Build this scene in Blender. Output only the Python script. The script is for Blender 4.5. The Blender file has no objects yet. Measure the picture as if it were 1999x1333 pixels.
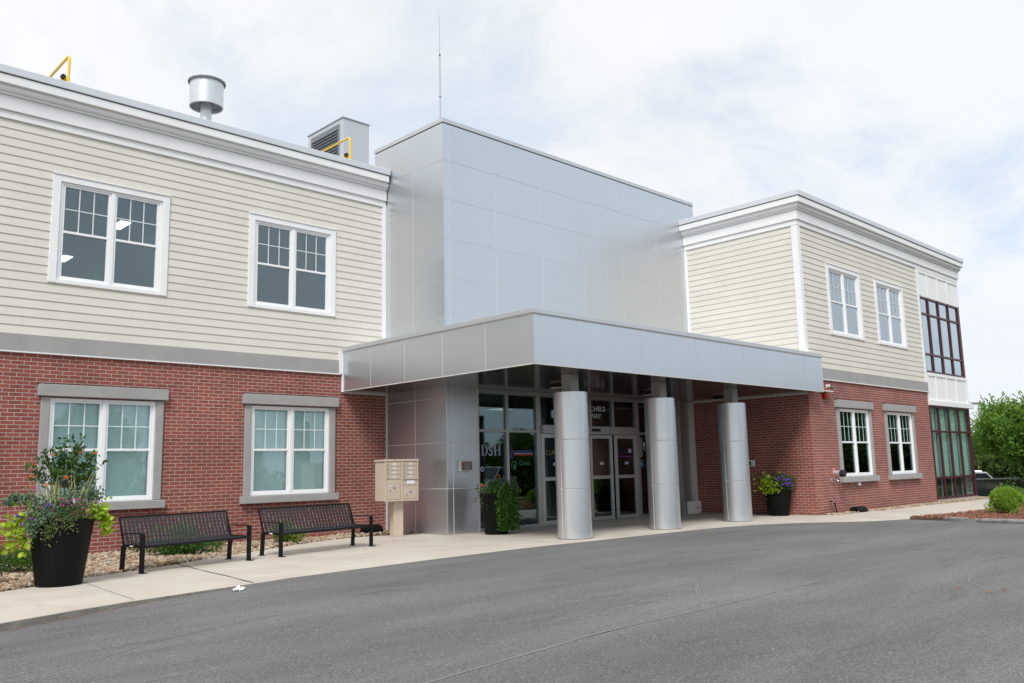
import bpy, bmesh, math, random
from mathutils import Vector, Matrix
random.seed(7)
R = math.radians
S = 0.806            # author units -> metres (every plan dimension below is multiplied by S)
sc = bpy.context.scene
col = sc.collection

# ------------------------------------------------------------------ camera
yaw, pitch, roll = R(44.0965), R(8.5121), R(-1.3132)
f = Vector((math.sin(yaw)*math.cos(pitch), math.cos(yaw)*math.cos(pitch), math.sin(pitch)))
r = f.cross(Vector((0, 0, 1))).normalized(); u = r.cross(f)
r2 = r*math.cos(roll) + u*math.sin(roll); u2 = -r*math.sin(roll) + u*math.cos(roll)
cd = bpy.data.cameras.new('camera'); cam = bpy.data.objects.new('camera', cd); col.objects.link(cam)
cd.sensor_width = 36; cd.lens = 1674.607/1999*36; cd.clip_end = 3000; cd.clip_start = .05
M = Matrix((r2, u2, -f)).transposed().to_4x4(); M.translation = Vector((0, 0, 1.62*S))
cam.matrix_world = M
sc.camera = cam

# ------------------------------------------------------------------ sky, sun, exposure
SUN = Vector((-.58, -.46, .92)).normalized()      # towards the sun
w = bpy.data.worlds.new('World'); sc.world = w; w.use_nodes = True
nt = w.node_tree; nt.nodes.clear()
def N(nt, t, **k):
    n = nt.nodes.new(t)
    for a, b in k.items():
        if a.startswith('i_'): n.inputs[a[2:].replace('_', ' ')].default_value = b
        else: setattr(n, a, b)
    return n
def ramp(nt, fac, stops, interp='LINEAR'):
    n = nt.nodes.new('ShaderNodeValToRGB'); cr = n.color_ramp; cr.interpolation = interp
    while len(cr.elements) < len(stops): cr.elements.new(.5)
    for e, (p, c) in zip(cr.elements, stops):
        e.position = p; e.color = (*c, 1) if len(c) == 3 else c
    nt.links.new(fac, n.inputs[0]); return n
sky = N(nt, 'ShaderNodeTexSky', sky_type='NISHITA', sun_disc=False)
sky.sun_elevation = math.asin(SUN.z); sky.sun_rotation = math.atan2(SUN.x, SUN.y)
tc = N(nt, 'ShaderNodeTexCoord'); sep = N(nt, 'ShaderNodeSeparateXYZ')
nt.links.new(tc.outputs['Generated'], sep.inputs[0])
zz = N(nt, 'ShaderNodeMath', operation='ADD'); zz.inputs[1].default_value = .22
nt.links.new(sep.outputs[2], zz.inputs[0])
za = N(nt, 'ShaderNodeMath', operation='MAXIMUM'); za.inputs[1].default_value = .12
nt.links.new(zz.outputs[0], za.inputs[0])
dx = N(nt, 'ShaderNodeMath', operation='DIVIDE'); dy = N(nt, 'ShaderNodeMath', operation='DIVIDE')
nt.links.new(sep.outputs[0], dx.inputs[0]); nt.links.new(za.outputs[0], dx.inputs[1])
nt.links.new(sep.outputs[1], dy.inputs[0]); nt.links.new(za.outputs[0], dy.inputs[1])
cmb = N(nt, 'ShaderNodeCombineXYZ'); nt.links.new(dx.outputs[0], cmb.inputs[0]); nt.links.new(dy.outputs[0], cmb.inputs[1])
n1 = N(nt, 'ShaderNodeTexNoise'); n1.inputs['Scale'].default_value = 1.15; n1.inputs['Detail'].default_value = 8
n1.inputs['Roughness'].default_value = .62; n1.inputs['Distortion'].default_value = .35
n2 = N(nt, 'ShaderNodeTexNoise'); n2.inputs['Scale'].default_value = .8; n2.inputs['Detail'].default_value = 6
mp2 = N(nt, 'ShaderNodeMapping'); mp2.inputs['Location'].default_value = (9.3, 4.1, 2)
nt.links.new(cmb.outputs[0], n1.inputs['Vector']); nt.links.new(cmb.outputs[0], mp2.inputs[0]); nt.links.new(mp2.outputs[0], n2.inputs['Vector'])
cover = ramp(nt, n1.outputs['Fac'], [(.33, (0, 0, 0)), (.50, (1, 1, 1))], 'EASE')
cloud = ramp(nt, n2.outputs['Fac'], [(.30, (.84, .88, .925)), (.48, (.915, .935, .96)), (.62, (.98, .985, 1.0))])
skm = N(nt, 'ShaderNodeVectorMath', operation='SCALE'); skm.inputs['Scale'].default_value = .16
nt.links.new(sky.outputs[0], skm.inputs[0])
veil = N(nt, 'ShaderNodeMix', data_type='RGBA'); veil.inputs['Factor'].default_value = .72
nt.links.new(skm.outputs[0], veil.inputs['A']); veil.inputs['B'].default_value = (.86, .93, 1.0, 1)
mx = N(nt, 'ShaderNodeMix', data_type='RGBA')
nt.links.new(cover.outputs[0], mx.inputs['Factor']); nt.links.new(veil.outputs['Result'], mx.inputs['A']); nt.links.new(cloud.outputs[0], mx.inputs['B'])
bg = N(nt, 'ShaderNodeBackground'); bg.inputs['Strength'].default_value = .74
dt = N(nt, 'ShaderNodeVectorMath', operation='DOT_PRODUCT'); dt.inputs[1].default_value = (.62, -.78, 0)
nt.links.new(tc.outputs['Generated'], dt.inputs[0])
dm = N(nt, 'ShaderNodeMapRange'); dm.inputs['From Min'].default_value = -.7; dm.inputs['From Max'].default_value = .8
nt.links.new(dt.outputs['Value'], dm.inputs['Value'])
tint = ramp(nt, dm.outputs[0], [(0, (1.06, 1.05, 1.04)), (.5, (1, 1, 1)), (1, (.86, .93, 1.0))])
mt_ = N(nt, 'ShaderNodeMix', data_type='RGBA', blend_type='MULTIPLY'); mt_.inputs['Factor'].default_value = 1
nt.links.new(mx.outputs['Result'], mt_.inputs['A']); nt.links.new(tint.outputs[0], mt_.inputs['B'])
nt.links.new(mt_.outputs['Result'], bg.inputs[0])
wo = N(nt, 'ShaderNodeOutputWorld'); nt.links.new(bg.outputs[0], wo.inputs[0])
sl = bpy.data.lights.new('sun', 'SUN'); sl.energy = 2.3; sl.angle = R(20); sl.color = (1, .975, .94)
so = bpy.data.objects.new('sun', sl); col.objects.link(so); so.location = (0, 0, 30)
so.rotation_euler = (-SUN).to_track_quat('-Z', 'Y').to_euler()
sc.view_settings.view_transform = 'Standard'; sc.view_settings.look = 'None'
sc.view_settings.exposure = .45; sc.view_settings.gamma = 1
sc.cycles.max_bounces = 8; sc.cycles.transparent_max_bounces = 16; sc.cycles.glossy_bounces = 5

# ------------------------------------------------------------------ materials
MATS = {}
def mat(name, color=(.5, .5, .5), rough=.6, metal=0., noise=0., nscale=4., bump=0., bscale=60., spec=.5, island=0., emit=None, coat=0., sheen=0.):
    m = bpy.data.materials.new(name); m.use_nodes = True; t = m.node_tree; b = t.nodes['Principled BSDF']
    b.inputs['Base Color'].default_value = (*color, 1); b.inputs['Roughness'].default_value = rough
    b.inputs['Metallic'].default_value = metal; b.inputs['Specular IOR Level'].default_value = spec
    if coat: b.inputs['Coat Weight'].default_value = coat
    o = t.nodes.new('ShaderNodeTexCoord')
    last = None
    if noise or island:
        hs = t.nodes.new('ShaderNodeHueSaturation'); hs.inputs['Color'].default_value = (*color, 1)
        if noise:
            nn = N(t, 'ShaderNodeTexNoise'); nn.inputs['Scale'].default_value = nscale; nn.inputs['Detail'].default_value = 5
            t.links.new(o.outputs['Object'], nn.inputs['Vector'])
            mr = N(t, 'ShaderNodeMapRange'); mr.inputs['From Min'].default_value = .3; mr.inputs['From Max'].default_value = .7
            mr.inputs['To Min'].default_value = 1-noise; mr.inputs['To Max'].default_value = 1+noise
            t.links.new(nn.outputs['Fac'], mr.inputs['Value']); last = mr.outputs[0]
        if island:
            g = t.nodes.new('ShaderNodeNewGeometry')
            mr2 = N(t, 'ShaderNodeMapRange'); mr2.inputs['To Min'].default_value = 1-island; mr2.inputs['To Max'].default_value = 1+island
            t.links.new(g.outputs['Random Per Island'], mr2.inputs['Value'])
            if last:
                mm = N(t, 'ShaderNodeMath', operation='MULTIPLY'); t.links.new(last, mm.inputs[0]); t.links.new(mr2.outputs[0], mm.inputs[1]); last = mm.outputs[0]
            else: last = mr2.outputs[0]
            ms = N(t, 'ShaderNodeMapRange'); ms.inputs['To Min'].default_value = .5+.022*island; ms.inputs['To Max'].default_value = .5-.035*island
            t.links.new(g.outputs['Random Per Island'], ms.inputs['Value']); t.links.new(ms.outputs[0], hs.inputs['Hue'])
        t.links.new(last, hs.inputs['Value']); t.links.new(hs.outputs[0], b.inputs['Base Color'])
    if bump:
        nb = N(t, 'ShaderNodeTexNoise'); nb.inputs['Scale'].default_value = bscale; nb.inputs['Detail'].default_value = 4
        t.links.new(o.outputs['Object'], nb.inputs['Vector'])
        bp = N(t, 'ShaderNodeBump'); bp.inputs['Strength'].default_value = bump; bp.inputs['Distance'].default_value = .01
        t.links.new(nb.outputs['Fac'], bp.inputs['Height']); t.links.new(bp.outputs[0], b.inputs['Normal'])
    if emit:
        b.inputs['Emission Color'].default_value = (*emit[:3], 1); b.inputs['Emission Strength'].default_value = emit[3]
    MATS[name] = m; return m
def brick_mat():
    m = mat('brick', rough=.85); t = m.node_tree; b = t.nodes['Principled BSDF']
    o = N(t, 'ShaderNodeTexCoord'); s1 = N(t, 'ShaderNodeSeparateXYZ'); t.links.new(o.outputs['Object'], s1.inputs[0])
    s2 = N(t, 'ShaderNodeSeparateXYZ'); t.links.new(o.outputs['Normal'], s2.inputs[0])
    ab = N(t, 'ShaderNodeMath', operation='ABSOLUTE'); t.links.new(s2.outputs[0], ab.inputs[0])
    st = N(t, 'ShaderNodeMath', operation='GREATER_THAN'); st.inputs[1].default_value = .5; t.links.new(ab.outputs[0], st.inputs[0])
    mx = N(t, 'ShaderNodeMix'); t.links.new(st.outputs[0], mx.inputs['Factor']); t.links.new(s1.outputs[0], mx.inputs['A']); t.links.new(s1.outputs[1], mx.inputs['B'])
    c = N(t, 'ShaderNodeCombineXYZ'); t.links.new(mx.outputs['Result'], c.inputs[0]); t.links.new(s1.outputs[2], c.inputs[1])
    mp = N(t, 'ShaderNodeMapping'); mp.inputs['Location'].default_value = (.03, -.013, 0); t.links.new(c.outputs[0], mp.inputs[0])
    bt = N(t, 'ShaderNodeTexBrick'); t.links.new(mp.outputs[0], bt.inputs['Vector'])
    bt.inputs['Color1'].default_value = (.275, .070, .050, 1); bt.inputs['Color2'].default_value = (.185, .048, .038, 1)
    bt.inputs['Mortar'].default_value = (.42, .385, .35, 1); bt.inputs['Scale'].default_value = 1
    bt.inputs['Mortar Size'].default_value = .0052; bt.inputs['Mortar Smooth'].default_value = .15; bt.inputs['Bias'].default_value = -.25
    bt.inputs['Brick Width'].default_value = .2047; bt.inputs['Row Height'].default_value = .0677
    nn = N(t, 'ShaderNodeTexNoise'); nn.inputs['Scale'].default_value = 1.3; nn.inputs['Detail'].default_value = 9; nn.inputs['Roughness'].default_value = .7
    t.links.new(o.outputs['Object'], nn.inputs['Vector'])
    mr = N(t, 'ShaderNodeMapRange'); mr.inputs['From Min'].default_value = .3; mr.inputs['From Max'].default_value = .7; mr.inputs['To Min'].default_value = .8; mr.inputs['To Max'].default_value = 1.22
    t.links.new(nn.outputs['Fac'], mr.inputs['Value'])
    hs = N(t, 'ShaderNodeHueSaturation'); t.links.new(bt.outputs['Color'], hs.inputs['Color']); t.links.new(mr.outputs[0], hs.inputs['Value'])
    t.links.new(hs.outputs[0], b.inputs['Base Color'])
    iv = N(t, 'ShaderNodeMath', operation='SUBTRACT'); iv.inputs[0].default_value = 1; t.links.new(bt.outputs['Fac'], iv.inputs[1])
    n3 = N(t, 'ShaderNodeTexNoise'); n3.inputs['Scale'].default_value = 120; t.links.new(o.outputs['Object'], n3.inputs['Vector'])
    ad = N(t, 'ShaderNodeMath', operation='MULTIPLY_ADD'); ad.inputs[1].default_value = .35; t.links.new(n3.outputs['Fac'], ad.inputs[0]); t.links.new(iv.outputs[0], ad.inputs[2])
    bp = N(t, 'ShaderNodeBump'); bp.inputs['Strength'].default_value = .7; bp.inputs['Distance'].default_value = .006
    t.links.new(ad.outputs[0], bp.inputs['Height']); t.links.new(bp.outputs[0], b.inputs['Normal'])
    return m
def glass_mat(name, tint=(.62, .74, .72), boost=1.6, add=.05, rough=0.0):
    m = bpy.data.materials.new(name); m.use_nodes = True; t = m.node_tree; t.nodes.clear()
    o = N(t, 'ShaderNodeOutputMaterial'); mxs = N(t, 'ShaderNodeMixShader'); tr = N(t, 'ShaderNodeBsdfTransparent'); gl = N(t, 'ShaderNodeBsdfGlossy')
    tr.inputs[0].default_value = (*tint, 1); gl.inputs['Roughness'].default_value = rough; gl.inputs[0].default_value = (.86, .93, .97, 1)
    fr = N(t, 'ShaderNodeFresnel'); fr.inputs[0].default_value = 1.5
    ma = N(t, 'ShaderNodeMath', operation='MULTIPLY_ADD', use_clamp=True); ma.inputs[1].default_value = boost; ma.inputs[2].default_value = add
    t.links.new(fr.outputs[0], ma.inputs[0]); t.links.new(ma.outputs[0], mxs.inputs[0]); t.links.new(tr.outputs[0], mxs.inputs[1]); t.links.new(gl.outputs[0], mxs.inputs[2])
    # very slight waviness of the panes
    tcn = N(t, 'ShaderNodeTexCoord'); nz = N(t, 'ShaderNodeTexNoise'); nz.inputs['Scale'].default_value = 1.1; t.links.new(tcn.outputs['Object'], nz.inputs['Vector'])
    bp = N(t, 'ShaderNodeBump'); bp.inputs['Strength'].default_value = .05; bp.inputs['Distance'].default_value = .02; t.links.new(nz.outputs['Fac'], bp.inputs['Height'])
    t.links.new(bp.outputs[0], gl.inputs['Normal'])
    t.links.new(mxs.outputs[0], o.inputs[0]); MATS[name] = m; return m
def leaf_mat(name, color, island=.3, trans=.25, rough=.5):
    m = mat(name, color, rough, island=island, spec=.35); t = m.node_tree; b = t.nodes['Principled BSDF']
    o = [n for n in t.nodes if n.type == 'OUTPUT_MATERIAL'][0]
    tl = N(t, 'ShaderNodeBsdfTranslucent'); ms = N(t, 'ShaderNodeMixShader'); ms.inputs[0].default_value = trans
    tl.inputs[0].default_value = (color[0]*1.5, color[1]*1.5, color[2]*.8, 1)
    t.links.new(b.outputs[0], ms.inputs[1]); t.links.new(tl.outputs[0], ms.inputs[2]); t.links.new(ms.outputs[0], o.inputs[0]); return m
def asphalt_mat():
    m = mat('asphalt', rough=.93, spec=.3); t = m.node_tree; b = t.nodes['Principled BSDF']
    g = N(t, 'ShaderNodeNewGeometry'); P = g.outputs['Position']
    a = N(t, 'ShaderNodeTexNoise'); a.inputs['Scale'].default_value = 62; a.inputs['Detail'].default_value = 5; a.inputs['Roughness'].default_value = .8
    mpb = N(t, 'ShaderNodeMapping'); mpb.inputs['Rotation'].default_value = (0, 0, R(-18)); mpb.inputs['Scale'].default_value = (.25, 1.2, 1)
    bb = N(t, 'ShaderNodeTexNoise'); bb.inputs['Scale'].default_value = .9; bb.inputs['Detail'].default_value = 7; bb.inputs['Roughness'].default_value = .65
    c = N(t, 'ShaderNodeTexNoise'); c.inputs['Scale'].default_value = .28; c.inputs['Detail'].default_value = 3
    v = N(t, 'ShaderNodeTexVoronoi'); v.inputs['Scale'].default_value = 60
    for n in (a, c, v): t.links.new(P, n.inputs['Vector'])
    t.links.new(P, mpb.inputs[0]); t.links.new(mpb.outputs[0], bb.inputs['Vector'])
    r1 = ramp(t, a.outputs['Fac'], [(.30, (.045, .043, .044)), (.5, (.138, .134, .134)), (.70, (.270, .264, .262))])
    m1 = N(t, 'ShaderNodeMapRange'); m1.inputs['From Min'].default_value = .3; m1.inputs['From Max'].default_value = .7; m1.inputs['To Min'].default_value = .76; m1.inputs['To Max'].default_value = 1.2
    m2 = N(t, 'ShaderNodeMapRange'); m2.inputs['From Min'].default_value = .3; m2.inputs['From Max'].default_value = .7; m2.inputs['To Min'].default_value = .9; m2.inputs['To Max'].default_value = 1.1
    t.links.new(bb.outputs['Fac'], m1.inputs['Value']); t.links.new(c.outputs['Fac'], m2.inputs['Value'])
    mu = N(t, 'ShaderNodeMath', operation='MULTIPLY'); t.links.new(m1.outputs[0], mu.inputs[0]); t.links.new(m2.outputs[0], mu.inputs[1])
    hs = N(t, 'ShaderNodeHueSaturation'); t.links.new(r1.outputs[0], hs.inputs['Color']); t.links.new(mu.outputs[0], hs.inputs['Value'])
    # pale aggregate specks
    sp = ramp(t, v.outputs['Color'], [(.90, (0, 0, 0)), (.94, (.45, .45, .45))])
    mxx = N(t, 'ShaderNodeMix', data_type='RGBA'); t.links.new(sp.outputs[0], mxx.inputs['Factor']); t.links.new(hs.outputs[0], mxx.inputs['A']); mxx.inputs['B'].default_value = (.34, .33, .32, 1)
    # old oil drips and tyre scuffs
    st = N(t, 'ShaderNodeTexNoise'); st.inputs['Scale'].default_value = 1.9; st.inputs['Detail'].default_value = 6; st.inputs['Roughness'].default_value = .7; t.links.new(mpb.outputs[0], st.inputs['Vector'])
    sr = ramp(t, st.outputs['Fac'], [(.30, (.72, .71, .70)), (.42, (1, 1, 1)), (.62, (1, 1, 1)), (.74, (1.14, 1.13, 1.12))])
    sx = N(t, 'ShaderNodeMix', data_type='RGBA', blend_type='MULTIPLY'); sx.inputs['Factor'].default_value = 1
    t.links.new(mxx.outputs['Result'], sx.inputs['A']); t.links.new(sr.outputs[0], sx.inputs['B']); t.links.new(sx.outputs['Result'], b.inputs['Base Color'])
    bp = N(t, 'ShaderNodeBump'); bp.inputs['Strength'].default_value = .6; bp.inputs['Distance'].default_value = .006
    t.links.new(a.outputs['Fac'], bp.inputs['Height']); t.links.new(bp.outputs[0], b.inputs['Normal'])
    return m
def concrete_mat():
    m = mat('concrete', rough=.9, spec=.3); t = m.node_tree; b = t.nodes['Principled BSDF']
    g = N(t, 'ShaderNodeNewGeometry'); P = g.outputs['Position']
    a = N(t, 'ShaderNodeTexNoise'); a.inputs['Scale'].default_value = .9; a.inputs['Detail'].default_value = 8; a.inputs['Roughness'].default_value = .65
    c = N(t, 'ShaderNodeTexNoise'); c.inputs['Scale'].default_value = 140; c.inputs['Detail'].default_value = 2
    d = N(t, 'ShaderNodeTexNoise'); d.inputs['Scale'].default_value = 3.2; d.inputs['Detail'].default_value = 6; d.inputs['Distortion'].default_value = .8
    for n in (a, c, d): t.links.new(P, n.inputs['Vector'])
    r1 = ramp(t, a.outputs['Fac'], [(.3, (.44, .385, .325)), (.5, (.50, .45, .39)), (.7, (.545, .50, .44))])
    r2 = ramp(t, d.outputs['Fac'], [(.28, (.74, .62, .50)), (.42, (1, 1, 1))])
    r3 = ramp(t, c.outputs['Fac'], [(.3, (.9, .9, .9)), (.7, (1.08, 1.08, 1.08))])
    x = N(t, 'ShaderNodeMix', data_type='RGBA', blend_type='MULTIPLY'); x.inputs['Factor'].default_value = .35
    t.links.new(r1.outputs[0], x.inputs['A']); t.links.new(r2.outputs[0], x.inputs['B'])
    y = N(t, 'ShaderNodeMix', data_type='RGBA', blend_type='MULTIPLY'); y.inputs['Factor'].default_value = 1
    t.links.new(x.outputs['Result'], y.inputs['A']); t.links.new(r3.outputs[0], y.inputs['B'])
    t.links.new(y.outputs['Result'], b.inputs['Base Color'])
    bp = N(t, 'ShaderNodeBump'); bp.inputs['Strength'].default_value = .35; bp.inputs['Distance'].default_value = .004
    t.links.new(c.outputs['Fac'], bp.inputs['Height']); t.links.new(bp.outputs[0], b.inputs['Normal'])
    return m
BRICK = brick_mat(); ASPH = asphalt_mat(); CONC = concrete_mat()
SIDING = mat('siding', (.645, .62, .55), .7, island=.012, bump=.12, bscale=35, noise=.03, nscale=1.5)
WHITE = mat('white_trim', (.80, .80, .80), .5, noise=.03, nscale=2)
VINYL = mat('white_vinyl', (.82, .83, .84), .35)
STUCCO = mat('grey_stone', (.335, .330, .325), .9, noise=.06, nscale=3, bump=.35, bscale=160)
SILVER = mat('silver_panel', (.60, .63, .665), .32, metal=.85, noise=.015, nscale=.8)
SILVER2 = mat('silver_column', (.70, .73, .76), .34, metal=.88, noise=.02, nscale=1.2)
JOINT = mat('panel_joint', (.80, .78, .76), .7)
COPING = mat('coping', (.56, .58, .60), .38, metal=.6)
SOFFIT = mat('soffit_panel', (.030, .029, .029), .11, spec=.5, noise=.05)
ALU = mat('aluminium_frame', (.42, .42, .42), .38, metal=.75)
ALUW = mat('pale_trim', (.62, .60, .57), .5)
DARK = mat('shadow_black', (.012, .012, .012), .8)  # near-black colour for the painted shadow lines under the copings
MAROON = mat('maroon_frame', (.060, .012, .016), .4)
SHADE = mat('window_shade', (.77, .87, .86), .9)
SHADEG = mat('green_shade', (.50, .68, .60), .9, noise=.05, nscale=1)
ROOMG = mat('room_wall', (.22, .22, .21), .9)
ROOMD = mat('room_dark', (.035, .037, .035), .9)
CEILT = mat('ceiling_light_panel', (.9, .9, .9), .5, emit=(1, 1, .97, 3.))
MUNG = mat('grey_muntin', (.46, .66, .60), .5)
MUNW = mat('pale_muntin', (.66, .72, .74), .5)
GLASS = glass_mat('window_glass', (.93, .985, .98), .85, .02)
GLASSD = glass_mat('dark_glass', (.70, .78, .74), .9, .015)
GLASSU = glass_mat('upper_glass', (.80, .90, .91), .8, .085)
GLASSL = glass_mat('lower_curtain_glass', (.93, .985, .97), .38, .0)
GLASSC = glass_mat('curtain_glass', (.80, .88, .88), 1.0, .50)
GLASSR = glass_mat('right_upper_glass', (.86, .86, .93), 1.0, .42)
BLACK = mat('black_metal', (.0075, .008, .0095), .42, spec=.2)
BLACKP = mat('black_resin', (.0055, .0058, .0065), .5, noise=.1, nscale=6, spec=.13)
SLATM = mat('charcoal_slat', (.030, .031, .037), .45, spec=.35)
RUB = mat('black_rubber', (.015, .015, .015), .7)
YEL = mat('yellow_paint', (.75, .50, .03), .4)
GALV = mat('galvanised', (.66, .68, .70), .38, metal=.6, noise=.06, nscale=3)
GREYM = mat('grey_cabinet', (.46, .49, .53), .55, noise=.03)
GREYD = mat('dark_cabinet', (.16, .18, .21), .55)
BEIGE = mat('beige_powder_coat', (.56, .465, .375), .5, noise=.02)
BEIGE2 = mat('beige_door', (.50, .415, .335), .5)
BRASS = mat('lock_metal', (.25, .23, .20), .35, metal=.9)
LABELW = mat('white_label', (.75, .78, .80), .5)
LABELB = mat('blue_print', (.04, .12, .35), .5)
RED = mat('red_paint', (.36, .018, .018), .4)
GREENB = mat('green_lens', (.01, .16, .07), .3)
CLEARP = mat('clear_cover', (.55, .57, .58), .15)
TXTW = mat('white_vinyl_letters', (.70, .73, .78), .5)
TXTBLUEG = mat('pale_blue_letters', (.36, .42, .55), .5)
TXTBLUE = mat('blue_vinyl', (.010, .035, .16), .5)
TXTRED = mat('red_vinyl', (.33, .012, .018), .5)
TXTGRN = mat('green_vinyl', (.03, .15, .07), .5)
TXTGOLD = mat('gold_vinyl', (.24, .21, .07), .5)
TXTNAVY = mat('navy_vinyl', (.012, .014, .05), .5)
TXTPUR = mat('purple_vinyl', (.16, .015, .24), .5)
TXTTEAL = mat('teal_vinyl', (.01, .22, .20), .5)
WOOD = mat('bark', (.10, .075, .055), .9, noise=.2, bump=.5, bscale=30)
SOIL = mat('potting_soil', (.05, .035, .025), .95, bump=.6)
L_TREE = leaf_mat('bright_leaf', (.125, .25, .038), .5, .35)
L_WOOD = leaf_mat('wood_leaf', (.085, .150, .035), .45, .25)
L_DARK = leaf_mat('dark_leaf', (.050, .115, .022), .4, .2)
L_SHRUB = leaf_mat('shrub_leaf', (.055, .135, .025), .4, .25)
L_LIME = leaf_mat('lime_leaf', (.30, .42, .030), .25, .3)
L_YG = leaf_mat('yellow_green_leaf', (.17, .27, .03), .3, .3)
L_KALE = leaf_mat('kale_leaf', (.12, .195, .125), .25, .15)
L_MID = leaf_mat('mid_leaf', (.060, .120, .035), .4, .25)
L_SPIKE = leaf_mat('spike_leaf', (.34, .36, .16), .35, .15)
L_OLIVE = leaf_mat('olive_leaf', (.13, .17, .06), .35, .2)
L_GREY = leaf_mat('silver_leaf', (.30, .34, .25), .25, .15)
L_RED = leaf_mat('burgundy_leaf', (.085, .018, .022), .35, .15)
F_OR = leaf_mat('orange_petal', (.80, .22, .05), .2, .2)
F_PK = leaf_mat('pink_petal', (.65, .13, .38), .2, .2)
F_PU = leaf_mat('purple_petal', (.24, .10, .60), .25, .2)
F_LP = leaf_mat('pale_pink_petal', (.75, .42, .50), .2, .2)
GRASS = mat('grass', (.06, .11, .025), .95, noise=.25, nscale=.7, bump=.5, bscale=30)
GRAVB = mat('gravel_bed', (.24, .18, .12), .95, noise=.3, nscale=14, bump=.8, bscale=40)
MULCHB = mat('mulch_bed', (.17, .075, .045), .95, noise=.35, nscale=9, bump=1, bscale=60)
MULCHC = mat('mulch_chip', (.24, .115, .070), .9, island=.5)
GRANITE = mat('granite_kerb', (.34, .34, .335), .85, noise=.2, nscale=7, bump=.6, bscale=50)
KERBF = mat('worn_kerb', (.24, .225, .195), .95, noise=.3, nscale=5, bump=.7, bscale=45)
SEAM = mat('pale_seam', (.205, .20, .192), .95)
JDARK = mat('joint_dark', (.07, .062, .05), .95)
JMID = mat('joint_mid', (.30, .27, .23), .95)
STONE = mat('river_stone', (.43, .325, .22), .8, island=.55)
# give river stones real variety of colour
def stone_mat():
    t = STONE.node_tree; b = t.nodes['Principled BSDF']; g = N(t, 'ShaderNodeNewGeometry')
    rr = ramp(t, g.outputs['Random Per Island'], [(0, (.12, .085, .06)), (.2, (.34, .225, .13)), (.42, (.42, .34, .25)), (.6, (.25, .14, .075)), (.78, (.50, .43, .34)), (1, (.20, .175, .15))])
    t.links.new(rr.outputs[0], b.inputs['Base Color'])
stone_mat()
CARBLK = mat('black_car_paint', (.012, .013, .016), .22, coat=.6)
CARWHT = mat('silver_car_paint', (.50, .52, .54), .25, metal=.3, coat=.5)
CARGL = mat('tinted_car_glass', (.015, .02, .02), .06, spec=.8)
CHROME = mat('chrome', (.6, .6, .62), .15, metal=1)
TAIL = mat('tail_lamp', (.35, .01, .01), .2)
TYRE = mat('tyre', (.02, .02, .02), .85)

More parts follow.
